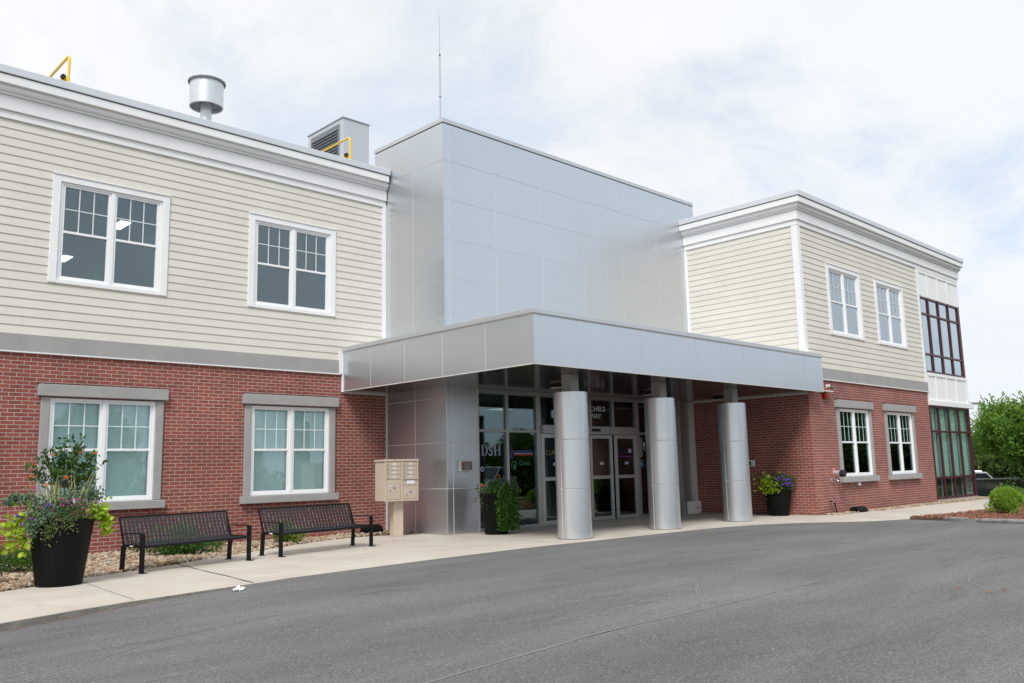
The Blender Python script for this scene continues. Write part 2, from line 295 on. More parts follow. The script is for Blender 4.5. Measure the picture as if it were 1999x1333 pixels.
# ------------------------------------------------------------------ mesh builder (author units)
class MB:
    def __init__(s): s.v = []; s.f = []; s.mi = []; s.sm = False
    def q(s, pts, mi=0):
        n = len(s.v); s.v += [tuple(p) for p in pts]; s.f.append(tuple(range(n, n+len(pts)))); s.mi.append(mi)
    def box(s, x0, x1, y0, y1, z0, z1, mi=0, M=None):
        if x1 < x0: x0, x1 = x1, x0
        if y1 < y0: y0, y1 = y1, y0
        if z1 < z0: z0, z1 = z1, z0
        P = [(x0, y0, z0), (x1, y0, z0), (x1, y1, z0), (x0, y1, z0), (x0, y0, z1), (x1, y0, z1), (x1, y1, z1), (x0, y1, z1)]
        if M: P = [tuple(M @ Vector(p)) for p in P]
        n = len(s.v); s.v += P
        for f_ in ((0, 3, 2, 1), (4, 5, 6, 7), (0, 1, 5, 4), (1, 2, 6, 5), (2, 3, 7, 6), (3, 0, 4, 7)):
            s.f.append(tuple(n+i for i in f_)); s.mi.append(mi)
        return s
    def prism(s, poly, z0, z1, mi=0):
        # poly: list of (x, y) counter-clockwise
        n = len(s.v); k = len(poly)
        s.v += [(x, y, z0) for x, y in poly] + [(x, y, z1) for x, y in poly]
        s.f.append(tuple(n+i for i in reversed(range(k)))); s.mi.append(mi)
        s.f.append(tuple(n+k+i for i in range(k))); s.mi.append(mi)
        for i in range(k):
            j = (i+1) % k; s.f.append((n+i, n+j, n+k+j, n+k+i)); s.mi.append(mi)
        return s
    def extr(s, prof, a, b, mi=0, caps=True):
        # prof: list of 3-vectors (closed loop) swept from offset a to offset b
        n = len(s.v); k = len(prof); a = Vector(a); b = Vector(b)
        s.v += [tuple(Vector(p)+a) for p in prof] + [tuple(Vector(p)+b) for p in prof]
        for i in range(k):
            j = (i+1) % k; s.f.append((n+i, n+j, n+k+j, n+k+i)); s.mi.append(mi)
        if caps:
            s.f.append(tuple(n+i for i in reversed(range(k)))); s.mi.append(mi)
            s.f.append(tuple(n+k+i for i in range(k))); s.mi.append(mi)
        return s
    def lathe(s, c, prof, seg=32, mi=0, cap=True, M=None, a0=0, a1=2*math.pi):
        # prof: (radius, z) list
        n = len(s.v)
        for rr, z in prof:
            for i in range(seg):
                a = 2*math.pi*i/seg; p = Vector((c[0]+rr*math.cos(a), c[1]+rr*math.sin(a), c[2]+z))
                s.v.append(tuple(M @ p) if M else tuple(p))
        for j in range(len(prof)-1):
            for i in range(seg):
                k = (i+1) % seg; s.f.append((n+j*seg+i, n+j*seg+k, n+(j+1)*seg+k, n+(j+1)*seg+i)); s.mi.append(mi)
        if cap:
            s.f.append(tuple(n+i for i in reversed(range(seg)))); s.mi.append(mi)
            m_ = n+(len(prof)-1)*seg; s.f.append(tuple(m_+i for i in range(seg))); s.mi.append(mi)
        return s
    def tube(s, pts, rad, seg=8, mi=0, r1=None):
        pts = [Vector(p) for p in pts]; n = len(s.v); K = len(pts)
        for i, p in enumerate(pts):
            d = (pts[min(i+1, K-1)]-pts[max(i-1, 0)]).normalized()
            a = d.orthogonal() if abs(d.z) > .9 else d.cross(Vector((0, 0, 1)))
            a.normalize(); b_ = d.cross(a)
            rr = rad if r1 is None else rad+(r1-rad)*i/max(1, K-1)
            for k in range(seg):
                t_ = 2*math.pi*k/seg; s.v.append(tuple(p+a*rr*math.cos(t_)+b_*rr*math.sin(t_)))
        for i in range(K-1):
            for k in range(seg):
                l = (k+1) % seg; s.f.append((n+i*seg+k, n+(i+1)*seg+k, n+(i+1)*seg+l, n+i*seg+l)); s.mi.append(mi)
        s.f.append(tuple(n+k for k in range(seg))); s.mi.append(mi)
        s.f.append(tuple(n+(K-1)*seg+k for k in reversed(range(seg)))); s.mi.append(mi)
        return s
    def leaf(s, p, d, up, L, W, fold=.25, mi=0):
        p = Vector(p); d = d.normalized(); sd = d.cross(up)
        if sd.length < 1e-4: sd = d.orthogonal()
        sd.normalize(); nn = sd.cross(d)
        a = p; m_ = p+d*L*.5-nn*W*fold; e = p+d*L; l = p+d*L*.45+sd*W*.5; r_ = p+d*L*.45-sd*W*.5
        n = len(s.v); s.v += [tuple(a), tuple(l), tuple(e), tuple(r_), tuple(m_)]
        s.f += [(n, n+4, n+1), (n+4, n+2, n+1), (n, n+3, n+4), (n+4, n+3, n+2)]; s.mi += [mi]*4
    def build(s, name, mats, parent=None, origin=None, smooth=None):
        if not isinstance(mats, (list, tuple)): mats = [mats]
        o_ = Vector(origin) if origin is not None else (Vector(parent['_o']) if parent is not None else Vector((0, 0, 0)))
        me = bpy.data.meshes.new(name)
        me.from_pydata([((x-o_[0])*S, (y-o_[1])*S, (z-o_[2])*S) for x, y, z in s.v], [], s.f)
        for m in mats: me.materials.append(m)
        if len(mats) > 1: me.polygons.foreach_set('material_index', s.mi)
        if smooth:
            me.polygons.foreach_set('use_smooth', [True]*len(me.polygons))
            me.set_sharp_from_angle(angle=R(smooth if smooth is not True else 40))
        me.update()
        ob = bpy.data.objects.new(name, me); col.objects.link(ob); ob['_o'] = tuple(o_)
        if parent is not None: ob.parent = parent
        else: ob.location = o_*S
        return ob
def tag(o, label=None, cat=None, group=None, kind=None):
    if label: o['label'] = label
    if cat: o['category'] = cat
    if group: o['group'] = group
    if kind: o['kind'] = kind
    return o
def thing(name, loc, label, cat, group=None):
    o = bpy.data.objects.new(name, None); col.objects.link(o); o.location = Vector(loc)*S; o['_o'] = tuple(loc)
    o.empty_display_size = .2; return tag(o, label, cat, group)
def children(o): return [c for c in bpy.data.objects if c.parent == o]
def copy_tree(o, parent=None, loc=None):
    c = o.copy(); col.objects.link(c)
    if parent is not None: c.parent = parent
    if loc is not None: c.location = Vector(loc)*S
    for ch in children(o): copy_tree(ch, c)
    return c
def bevel(o, wd, seg=2):
    b = o.modifiers.new('bevel', 'BEVEL'); b.width = wd*S; b.segments = seg; b.limit_method = 'ANGLE'; b.angle_limit = R(35); return o

# ------------------------------------------------------------------ ground
def sstep(a, b, x):
    t = max(0, min(1, (x-a)/(b-a))); return t*t*(3-2*t)
def gz(x, y):            # lie of the land: level forecourt, lower car park beyond the building's right end
    return -1.35*sstep(40.5, 48, x)
g = MB()
xs = [-400, -150, -60, -20, 0, 20, 34, 38, 40.5, 41.5, 42.5, 43.5, 44.5, 45.5, 46.5, 48, 55, 80, 160, 500]; ys = [-400, -120, -40, -15, 0, 10, 20, 60, 200, 500]
for i in range(len(xs)-1):
    for j in range(len(ys)-1):
        a, b, c, d = xs[i], xs[i+1], ys[j], ys[j+1]
        g.q([(a, c, gz(a, c)-.30), (b, c, gz(b, c)-.30), (b, d, gz(b, d)-.30), (a, d, gz(a, d)-.30)])
tag(g.build('ground', GRASS), kind='structure')
def za(x, y): return -.105*max(0, min(1, (6.8-x)/4.2))-.006
a = MB(); nx = 60
X = [-40, -20, -8, -2]+[i*.8 for i in range(0, 13)]+[11+i*1.5 for i in range(0, 14)]+[36]
Y = [-45, -20, -8, 0, 4, 8, 10, 11, 12, 13, 14, 15]
for i in range(len(X)-1):
    for j in range(len(Y)-1):
        p, q_, c, d = X[i], X[i+1], Y[j], Y[j+1]
        a.q([(x_, y_, za(x_, y_)) for x_, y_ in ((p, c), (q_, c), (q_, d), (p, d))])
tag(a.build('asphalt_forecourt', ASPH), kind='structure')
a = MB(); a.q([(44.5, -60, -1.6), (140, -60, -1.6), (140, 40, -1.6), (44.5, 40, -1.6)]); tag(a.build('car_park', ASPH), kind='structure')

edge = [(-8, 7.2), (-3, 9.3), (0, 10.45), (1.5, 11.1), (2.86, 11.62), (3.7, 11.93), (4.53, 12.17), (5.5, 12.36), (6.52, 12.55), (7.18, 12.65), (8.4, 12.78), (9.73, 12.9), (11.2, 13.02), (12.65, 13.10), (13.8, 13.1), (14.95, 13.06), (16.7, 13.02), (18.44, 12.98), (19.9, 12.88), (21.19, 12.62), (22.3, 12.05), (23.2, 11.2), (24.0, 10.5), (24.9, 10.16)]
back = [(-8, 10.6), (-2, 13.0), (1.5, 14.1), (3.62, 14.81), (4.09, 15.01), (5.03, 15.55), (6.94, 16.45), (9.14, 17.65), (10.58, 18.42), (12.0, 18.95), (13.2, 19.05), (14.42, 18.55)]
rest = [(14.42, 17.45), (15.5, 17.45), (15.5, 18.2), (25.71, 18.2), (25.71, 13.02), (27.0, 12.75), (30, 12.65), (36, 12.4), (41, 12.3), (41, 9.9), (38, 10.3), (35.2, 10.6), (32.3, 9.95), (29, 9.55), (27, 9.6), (25.6, 9.9)]
poly = edge + [(26.0, 9.85)][:0] + list(reversed(rest)) + list(reversed(back))
p = MB(); p.prism(poly, -.20, 0)
pav = tag(p.build('pavement', CONC), kind='structure'); bevel(pav, .012, 1)
# kerb face of the pavement (older, rougher concrete) : a thin skin on the exposed left edge
k = MB()
for (x0, y0), (x1, y1) in zip(edge[:9], edge[1:10]):
    n_ = Vector((y1-y0, -(x1-x0))).normalized()*.012
    k.prism([(x0+n_.x, y0+n_.y), (x1+n_.x, y1+n_.y), (x1, y1), (x0, y0)], -.2, -.012)
k.build('kerb_face', KERBF, pav)
def strip(name, pts, w_, mt, parent, z=.004, zf=None):
    b_ = MB(); random.seed(len(pts)*7+3)
    fine = []
    for (x0, y0), (x1, y1) in zip(pts[:-1], pts[1:]):
        n_ = max(1, int(math.hypot(x1-x0, y1-y0)/.35))
        for i in range(n_): fine.append((x0+(x1-x0)*i/n_, y0+(y1-y0)*i/n_))
    fine.append(pts[-1])
    L, Rr = [], []
    for i, (x, y) in enumerate(fine):
        a_ = fine[max(0, i-1)]; c_ = fine[min(len(fine)-1, i+1)]
        d = Vector((c_[0]-a_[0], c_[1]-a_[1])).normalized(); n_ = Vector((-d.y, d.x)); wv = w_*random.uniform(.55, 1.3)/2; j_ = random.uniform(-.3, .3)*w_
        zz_ = zf(x, y)+z if zf else z
        L.append((x+n_.x*(wv+j_), y+n_.y*(wv+j_), zz_)); Rr.append((x-n_.x*(wv-j_), y-n_.y*(wv-j_), zz_))
    for i in range(len(L)-1): b_.q([Rr[i], Rr[i+1], L[i+1], L[i]])
    o = b_.build(name, mt, parent)
    if parent is None: tag(o, kind='structure')
    return o
strip('expansion_joint', [(6.97, 16.42), (6.515, 12.56)], .035, JDARK, pav)
strip('expansion_joint', [(4.85, 15.1), (4.601, 12.2)], .018, JMID, pav)
strip('expansion_joint', [(9.35, 17.1), (9.13, 15.0)], .010, JMID, pav)
strip('expansion_joint', [(14.42, 17.4), (14.3, 13.12)], .014, JMID, pav)
strip('expansion_joint', [(18.8, 17.5), (18.8, 13.0)], .014, JMID, pav)
strip('expansion_joint', [(15.5, 15.5), (25.6, 15.5)], .014, JMID, pav)
strip('expansion_joint', [(22.4, 17.5), (22.4, 12.1)], .014, JMID, pav)
strip('expansion_joint', [(2.2, 14.3), (2.3, 11.4)], .018, JMID, pav)
strip('expansion_joint', [(28.8, 12.6), (28.8, 9.6)], .014, JMID, pav)
strip('expansion_joint', [(32.2, 12.5), (32.2, 10)], .014, JMID, pav)
AS = bpy.data.objects['asphalt_forecourt']
strip('tar_seam', [(1.2, 4.9), (4.325, 5.715), (5.642, 5.775), (6.877, 5.82), (8.561, 5.825), (10.083, 5.85), (11.897, 5.935), (13.453, 5.965)], .028, SEAM, AS, zf=za)
strip('surface_crack', [(2.239, 8.488), (2.591, 8.71), (3.114, 9.059), (3.742, 9.39), (4.522, 9.582), (5.4, 9.7)], .02, SEAM, AS, zf=za)
strip('surface_crack', [(2.0, 8.75), (2.6, 9.05), (3.3, 9.3)], .014, SEAM, AS, zf=za)
strip('surface_crack', [(10.6, 7.3), (10.167, 6.95), (9.85, 6.78), (9.5, 6.5), (9.363, 6.369), (9.2, 6.32), (9.0, 6.1), (8.669, 5.893)], .014, SEAM, AS, zf=za)
strip('surface_crack', [(13.9, 4.85), (13.316, 4.526), (12.7, 4.35), (11.909, 3.888)], .02, SEAM, AS, zf=za)
strip('surface_crack', [(6.6, 6.5), (8.0, 6.75), (9.3, 6.9), (10.4, 7.4)], .012, SEAM, AS, zf=za)

def inpoly(x, y, P):
    c = False; j = len(P)-1
    for i in range(len(P)):
        if (P[i][1] > y) != (P[j][1] > y) and x < (P[j][0]-P[i][0])*(y-P[i][1])/(P[j][1]-P[i][1])+P[i][0]: c = not c
        j = i
    return c
# gravel bed and river stones
gp = back + [(14.42, 20.1), (-8, 20.1)]
b = MB(); b.prism(gp, -.2, -.03); tag(b.build('gravel_bed', GRAVB), kind='structure')
b = MB(); b.prism([(26.2, 12.75), (30, 12.6), (36, 12.35), (40.4, 12.3), (40.4, 13.06), (26.2, 13.06)], -.18, .012); tag(b.build('gravel_verge', GRAVB), kind='structure')
ICO = []
_t = (1+5**.5)/2
for a_ in (-1, 1):
    for c_ in (-_t, _t): ICO += [(0, a_, c_), (a_, c_, 0), (c_, 0, a_)]
bm_ = bmesh.new(); bmesh.ops.create_icosphere(bm_, subdivisions=1, radius=1)
ICV = [v.co.copy() for v in bm_.verts]; ICF = [tuple(v.index for v in f_.verts) for f_ in bm_.faces]; bm_.free()
def stone(mb, x, y, z, sx, sy, sz):
    ra = Matrix.Rotation(random.uniform(0, 6.3), 3, 'Z') @ Matrix.Rotation(random.uniform(-.6, .6), 3, 'X') @ Matrix.Rotation(random.uniform(-.5, .5), 3, 'Y')
    n = len(mb.v)
    for v in ICV:
        j = random.uniform(.85, 1.12); q_ = ra @ Vector((v.x*sx*j, v.y*sy*j, v.z*sz*j)); mb.v.append((x+q_.x, y+q_.y, z+q_.z))
    for f_ in ICF: mb.f.append(tuple(n+i for i in f_)); mb.mi.append(0)
random.seed(11)
b = MB(); n = 0
while n < 9500:
    x = random.uniform(2.2, 14.4); y = random.uniform(14, 20.05)
    if not inpoly(x, y, gp) or y > 20.0: continue
    s_ = random.uniform(.028, .062); stone(b, x, y, random.uniform(-.03, .03)+.02*math.sin(x*2), s_*1.25, s_, s_*.65); n += 1
for i in range(900):
    x = random.uniform(26.1, 40.3); y = random.uniform(12.62, 13.0) if x < 29 else random.uniform(12.45, 13.0); s_ = random.uniform(.03, .06); stone(b, x, y, .015, s_*1.2, s_, s_*.6)
tag(b.build('river_stones', STONE, smooth=60), kind='stuff', label='tan and brown river stones along the foot of the brick walls', cat='gravel')

# mulch island with granite kerb
mp_ = [(25.0, 9.95), (24.85, 9.0), (24.35, 8.0), (24.25, 6.8), (24.6, 5), (26, 2), (28, -2), (36, -2), (39.5, 6), (39.5, 9.6), (35.2, 10.45), (32.2, 9.8), (29, 9.4), (26.6, 9.55)]
b = MB(); b.prism([(x, y) for x, y in mp_][::-1][::-1], -.15, .06); tag(b.build('mulch_bed', MULCHB), kind='structure')
random.seed(4); b = MB(); n = 0
while n < 5200:
    x = 24+10*random.random()**1.5; y = random.uniform(4.5, 10.3)
    if not inpoly(x, y, mp_): continue
    a_ = random.uniform(0, 6.3); L_ = random.uniform(.04, .12); M_ = Matrix.Translation((x, y, random.uniform(.065, .10))) @ Matrix.Rotation(a_, 4, 'Z') @ Matrix.Rotation(random.uniform(-.5, .5), 4, 'Y')
    b.box(-L_/2, L_/2, -.012, .012, -.006, .006, M=M_); n += 1
tag(b.build('mulch_chips', MULCHC), kind='stuff', label='red brown bark mulch chips filling the kerbed island', cat='mulch')
b = MB(); kp = [(25.55, 10.12), (25.0, 9.95), (24.85, 9.0), (24.35, 8.0), (24.25, 6.8), (24.6, 5), (26, 2), (28, -2)]
for i in range(len(kp)-1):
    (x0, y0), (x1, y1) = kp[i], kp[i+1]
    d = Vector((x1-x0, y1-y0)).normalized(); n_ = Vector((d.y, -d.x))*-.17
    h0 = (.012, .055, .09, .10, .10, .10, .10, .10)[i]; 
    m_ = max(1, int(math.hypot(x1-x0, y1-y0)/1.6))
    for j in range(m_):
        p0 = (x0+(x1-x0)*j/m_, y0+(y1-y0)*j/m_); p1 = (x0+(x1-x0)*(j+1)/m_-d.x*.012, y0+(y1-y0)*(j+1)/m_-d.y*.012)
        b.prism([(p0[0]+n_.x, p0[1]+n_.y), p0, p1, (p1[0]+n_.x, p1[1]+n_.y)][::-1], -.2, h0+random.uniform(0, .008))
kb = tag(b.build('granite_kerb', GRANITE), kind='structure')

# ------------------------------------------------------------------ the building
BL = thing('office_building', (14.4, 17.4, 0), 'two storey brick and cream clapboard building with silver metal panel entrance block and canopy', 'building')
yL = 20.09; yR = 13.05; xR = 25.71; xE = 40.1; yT = 17.41; xT = 14.39
def wall_y(mb, x0, x1, z0, z1, y, holes, depth=.14, mi=0):
    # wall facing -y at y with rectangular holes (hx0,hx1,hz0,hz1), reveals of given depth
    xs_ = sorted({x0, x1, *[h[0] for h in holes], *[h[1] for h in holes]}); zs_ = sorted({z0, z1, *[h[2] for h in holes], *[h[3] for h in holes]})
    for i in range(len(xs_)-1):
        for j in range(len(zs_)-1):
            cx_, cz_ = (xs_[i]+xs_[i+1])/2, (zs_[j]+zs_[j+1])/2
            if any(h[0] < cx_ < h[1] and h[2] < cz_ < h[3] for h in holes): continue
            mb.q([(xs_[i], y, zs_[j]), (xs_[i+1], y, zs_[j]), (xs_[i+1], y, zs_[j+1]), (xs_[i], y, zs_[j+1])], mi)
    for a_, b_, c_, d_ in holes:
        e = y+depth
        mb.q([(a_, y, c_), (a_, y, d_), (a_, e, d_), (a_, e, c_)], mi); mb.q([(b_, y, d_), (b_, y, c_), (b_, e, c_), (b_, e, d_)], mi)
        mb.q([(a_, y, d_), (b_, y, d_), (b_, e, d_), (a_, e, d_)], mi); mb.q([(b_, y, c_), (a_, y, c_), (a_, e, c_), (b_, e, c_)], mi)
UL = [6.73, 11.385]; LL = [6.755, 11.40]; UR = [28.83, 32.63]; LR = [28.82, 32.60]
hw = 1.12
b = MB(); wall_y(b, -8, xT, .0, 4.33, yL, [(c-hw, c+hw, 1.12, 3.38) for c in LL]); b.build('brick_wall', BRICK, BL)
b = MB(); wall_y(b, xR, 35.6, .0, 4.33, yR, [(c-hw, c+hw, 1.14, 3.40) for c in LR])
b.q([(xR, yT+.2, 0), (xR, yR, 0), (xR, yR, 4.33), (xR, yT+.2, 4.33)]); b.build('brick_wall', BRICK, BL)
# foundation
mat('foundation_concrete', (.36, .35, .32), .9, noise=.12, nscale=2, bump=.3)
b = MB(); b.box(-8, xT, yL-.035, yL+.2, -.4, .02); b.build('foundation', MATS['foundation_concrete'], BL); b = MB(); b.box(26.4, 35.6, yR-.03, yR+.2, -.4, -.0); b.box(35.6, xE+.02, yR-.04, yR+.3, -.4, .085); b.box(xE-.25, xE+.02, yR+.3, yR+9, -.9, .085)
b.build('foundation', MATS['foundation_concrete'], BL)
# backing of upper walls
b = MB(); wall_y(b, -8, xT-.05, 4.33, 10.2, yL+.02, [(c-hw-.02, c+hw+.02, 5.9, 8.2) for c in UL], .16); b.build('sheathing', WHITE, BL); b = MB()
wall_y(b, xR+.02, xE, 4.33, 10.2, yR+.02, [(c-hw-.02, c+hw+.02, 5.9, 8.2) for c in UR]+[(35.75, 39.95, 5.2, 8.2)], .16)
b.q([(xR+.02, yT+.2, 4.33), (xR+.02, yR+.02, 4.33), (xR+.02, yR+.02, 10.2), (xR+.02, yT+.2, 10.2)])
b.q([(xE, yR, -.4), (xE, yR+14, -.4), (xE, yR+14, 10.2), (xE, yR, 10.2)])
b.build('sheathing', WHITE, BL)
# clapboards
def clap(mb, x0, x1, y, z0, z1, exp, holes, axis='y', sgn=-1, seed=1):
    random.seed(seed)
    k = 0; z = z0
    while z < z1-.01:
        zt = min(z+exp, z1); segs = []
        cuts = [x0]; xx = x0+random.uniform(.6, 4.5)
        while xx < x1-.4: cuts.append(xx); xx += 4.55
        cuts.append(x1)
        for c0, c1 in zip(cuts[:-1], cuts[1:]):
            pieces = [(c0, c1-.0025, z, zt)]
            for h in holes:
                out = []
                for p0, p1, q0, q1 in pieces:
                    if p1 <= h[0] or p0 >= h[1] or q1 <= h[2] or q0 >= h[3]: out.append((p0, p1, q0, q1)); continue
                    if p0 < h[0]: out.append((p0, h[0], q0, q1))
                    if p1 > h[1]: out.append((h[1], p1, q0, q1))
                    m0, m1 = max(p0, h[0]), min(p1, h[1])
                    if q0 < h[2]: out.append((m0, m1, q0, h[2]))
                    if q1 > h[3]: out.append((m0, m1, h[3], q1))
                pieces = out
            for p0, p1, q0, q1 in pieces:
                def dd(zv): return .028-.016*(zv-z)/exp
                pr = [(dd(q0), q0), (dd(q1), q1), (.0, q1), (.0, q0)]
                if axis == 'y': mb.extr([(0, y+sgn*d_, q_) for d_, q_ in pr], (p0, 0, 0), (p1, 0, 0))
                else: mb.extr([(y+sgn*d_, 0, q_) for d_, q_ in pr], (0, p0, 0), (0, p1, 0))
        z += exp; k += 1
b = MB(); clap(b, -8, 14.26, yL, 4.70, 9.345, .1935, [(c-1.2, c+1.2, 5.9, 8.3) for c in UL]); b.build('clapboard_siding', SIDING, BL)
b = MB(); clap(b, xR+.15, 35.46, yR, 4.70, 9.345, .1935, [(c-1.2, c+1.2, 5.9, 8.3) for c in UR], seed=2); b.build('clapboard_siding', SIDING, BL)
b = MB(); clap(b, yR+.17, yT-.11, xR, 4.70, 9.345, .1935, [], axis='x', seed=3); b.build('clapboard_siding', SIDING, BL)
b = MB()
for i_ in range(3): pass
# corner boards
b.box(14.255, xT-.005, yL-.05, yL+.02, 4.7, 9.4); b.build('corner_board', WHITE, BL); b = MB(); b.box(xR-.045, xR+.15, yR-.045, yR+.02, 4.7, 9.4); b.box(xR-.045, xR+.02, yR+.021, yR+.17, 4.7, 9.4)
b.build('corner_board', WHITE, BL); b = MB()
b.box(xR-.045, xR+.02, yT-.11, yT-.003, 4.7, 9.4); b.build('corner_board', WHITE, BL); b = MB(); b.box(35.46, 35.62, yR-.05, yR+.02, 4.7, 9.4)
b.build('corner_board', WHITE, BL)
# stone band
b = MB(); b.box(-8, 12.98, yL-.05, yL+.02, 4.335, 4.695); b.build('stone_band', STUCCO, BL); b = MB(); b.box(xR-.05, 35.62, yR-.05, yR+.02, 4.335, 4.695); b.box(xR-.05, xR+.02, yR+.021, yT-.003, 4.335, 4.695)
b.build('stone_band', STUCCO, BL)
b = MB(); b.box(-8, 12.98, yL-.058, yL, 4.305, 4.332); b.build('flashing', WHITE, BL); b = MB(); b.box(xR-.058, 35.62, yR-.058, yR, 4.305, 4.332); b.build('flashing', WHITE, BL)
# cornice: stacked mouldings (protrusion, z0, z1)
CP = [(.055, 9.346, 9.52), (.10, 9.522, 9.845), (.15, 9.847, 9.90), (.19, 9.902, 9.925), (.20, 9.927, 10.04), (.28, 10.042, 10.235)]
def cornice_profile_boxes(mb, fn):
    for p_, z0, z1 in CP: fn(p_, z0, z1)
b = MB(); cornice_profile_boxes(b, lambda p_, z0, z1: b.box(-8, xT-.02 if p_ < .25 else 14.33, yL-p_, yL+.3, z0, z1)); bevel(b.build('cornice', WHITE, BL), .008, 1)
b = MB()
def _c(p_, z0, z1):
    b.prism([(xR-p_, yR-p_), (xE+p_*.9, yR-p_), (xE+p_*.9, yR+14), (xE-.3, yR+14), (xE-.3, yR+.3), (xR+.3, yR+.3), (xR+.3, yT-.003), (xR-p_, yT-.003)], z0, z1)
cornice_profile_boxes(b, _c); bevel(b.build('cornice', WHITE, BL), .008, 1)
b = MB(); b.box(-8, 14.36, yL-.31, yL+.32, 10.25, 10.425); b.prism([(xR-.31, yR-.31), (xE+.29, yR-.31), (xE+.29, yR+14), (xE-.3, yR+14), (xE-.3, yR+.32), (xR+.32, yR+.32), (xR+.32, yT-.003), (xR-.31, yT-.003)], 10.25, 10.425)
bevel(b.build('parapet_coping', mat('white_coping', (.62, .65, .68), .4, metal=.2), BL), .012, 2)
b = MB(); b.box(-8, 14.33, yL-.285, yL+.3, 10.236, 10.249); b.prism([(xR-.285, yR-.285), (xE+.26, yR-.285), (xE+.26, yR+14), (xE, yR+14), (xE, yR+.2), (xR+.2, yR+.2), (xR+.2, yT-.01), (xR-.285, yT-.01)], 10.236, 10.249); b.build('coping_shadow_strip', DARK, BL)  # black strip painting in the shadow line under the parapet coping
b = MB(); b.box(-8, 40, yL+.3, 46, 10.0, 10.2); b.box(xR+.3, xE-.3, yR+.3, yL+.3, 10.0, 10.2); b.build('roof', mat('roof_membrane', (.35, .35, .35), .9), BL)
b = MB(); b.box(-8, 40, 45.5, 46, 0, 10.2); b.box(-8.2, -8.001, yL+.001, 46, 0, 10.2); b.build('rear_wall', ROOMG, BL)

# metal cladding --------------------------------------------------
def panels_y(mb, y, xb, zb, gap=.016, t=.007, bx=None):
    for i in range(len(xb)-1):
        for j in range(len(zb)-1):
            mb.box(xb[i]+(gap/2 if i else 0), xb[i+1]-(gap/2 if i < len(xb)-2 else 0), y, y+t, zb[j]+(gap/2 if j else 0), zb[j+1]-(gap/2 if j < len(zb)-2 else 0))
def panels_x(mb, x, yb, zb, gap=.015, t=.006):
    for i in range(len(yb)-1):
        for j in range(len(zb)-1):
            mb.box(x, x+t, yb[i]+(gap/2 if i else 0), yb[i+1]-(gap/2 if i < len(yb)-2 else 0), zb[j]+(gap/2 if j else 0), zb[j+1]-(gap/2 if j < len(zb)-2 else 0))
zt = [4.56, 5.67, 6.77, 7.87, 8.98, 10.08, 11.14]
b = MB(); panels_y(b, yT, [xT, 14.585, 16.32, 18.23, 20.14, 22.06, 24.0, 26.38], zt); panels_x(b, xT, [yT+.006, 18.765, 20.62], zt)
b.build('metal_tower_cladding', SILVER, BL)
b = MB(); b.box(xT+.007, 26.37, yT+.007, 20.61, 4.56, 11.13); b.build('tower_core', JOINT, BL)
b = MB(); b.box(xT-.02, 26.40, yT-.02, 20.64, 11.165, 11.29); bevel(b.build('tower_coping', COPING, BL), .01, 2)
b = MB(); b.box(xT+.004, 26.375, yT+.004, 20.60, 11.13, 11.165); b.build('coping_shadow_strip', DARK, BL)  # same painted shadow line, under the tower coping
# panelled pier left of the doors
zp = [0.0, 1.175, 2.37, 3.555, 3.86]
b = MB(); panels_y(b, yT, [xT+.03, 14.625, 15.50], zp); panels_x(b, xT+.03, [yT+.006, 18.755, yL], zp)
bevel(b.build('panelled_pier', SILVER, BL), .003, 1)
b = MB(); b.box(xT+.037, 15.49, yT+.007, 20.08, 0, 3.86); b.build('pier_core', JOINT, BL)
b = MB(); b.box(xT+.005, xT+.03, yL-.035, yL+.0, 0, 3.86); b.build('pier_trim', ALUW, BL); b = MB(); b.box(15.502, 15.535, yT-.004, yT+.22, 0, 3.86); b.build('pier_trim', ALUW, BL)
# canopy
cx0, cx1, cy0 = 12.94, 26.04, 12.69
b = MB(); fr = [cx0, 13.16]+[13.16+1.171*i for i in range(1, 11)]+[cx1]
panels_y(b, cy0, fr, [3.865, 4.925], gap=.012); panels_x(b, cx0, [cy0+.006, 14.23, 15.76, 17.26, 18.73, 20.03], [3.865, 4.925], gap=.015)
b.build('canopy_fascia', SILVER, BL)
b = MB(); b.box(cx0+.007, cx1-.002, cy0+.007, yR-.06, 3.875, 4.94); b.box(cx0+.007, xR-.06, yR-.06, yT-.003, 3.875, 4.94); b.box(cx0+.007, xT-.003, yT-.003, 20.03, 3.875, 4.94); b.build('canopy_core', JOINT, BL)
b = MB(); b.prism([(cx0-.03, 20.03), (cx0-.03, cy0-.03), (cx1+.02, cy0-.03), (cx1+.02, yR-.055), (xR-.055, yR-.055), (xR-.055, yT-.003), (xT-.003, yT-.003), (xT-.003, 20.03)], 4.945, 5.065)
bevel(b.build('canopy_coping', COPING, BL), .01, 2)
b = MB(); b.box(cx0-.012, cx1, cy0-.012, cy0+.2, 4.926, 4.944); b.box(cx0-.012, cx0+.2, cy0+.2, 20.03, 4.926, 4.944); b.build('drip_edge', ALUW, BL)
b = MB(); b.box(cx1-.002, cx1+.012, cy0, yR-.058, 3.865, 4.93); b.build('canopy_end_trim', WHITE, BL); b = MB(); b.box(cx0-.03, cx0+.03, 20.03, yL-.001, 3.83, 4.93); b.box(cx0-.13, cx0-.03, yL-.07, yL-.002, 4.33, 4.93); b.build('canopy_end_trim', WHITE, BL)
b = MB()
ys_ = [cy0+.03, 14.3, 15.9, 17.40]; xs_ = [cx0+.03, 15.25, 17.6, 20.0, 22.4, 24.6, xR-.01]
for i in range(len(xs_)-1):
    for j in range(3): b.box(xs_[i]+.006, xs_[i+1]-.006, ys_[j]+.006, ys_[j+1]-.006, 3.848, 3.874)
b.box(cx0+.03, xT+.01, 17.41, 18.7, 3.848, 3.874); b.box(cx0+.03, xT+.01, 18.712, 20.02, 3.848, 3.874); b.box(15.54, xR-.01, 17.412, 18.2, 3.848, 3.874)
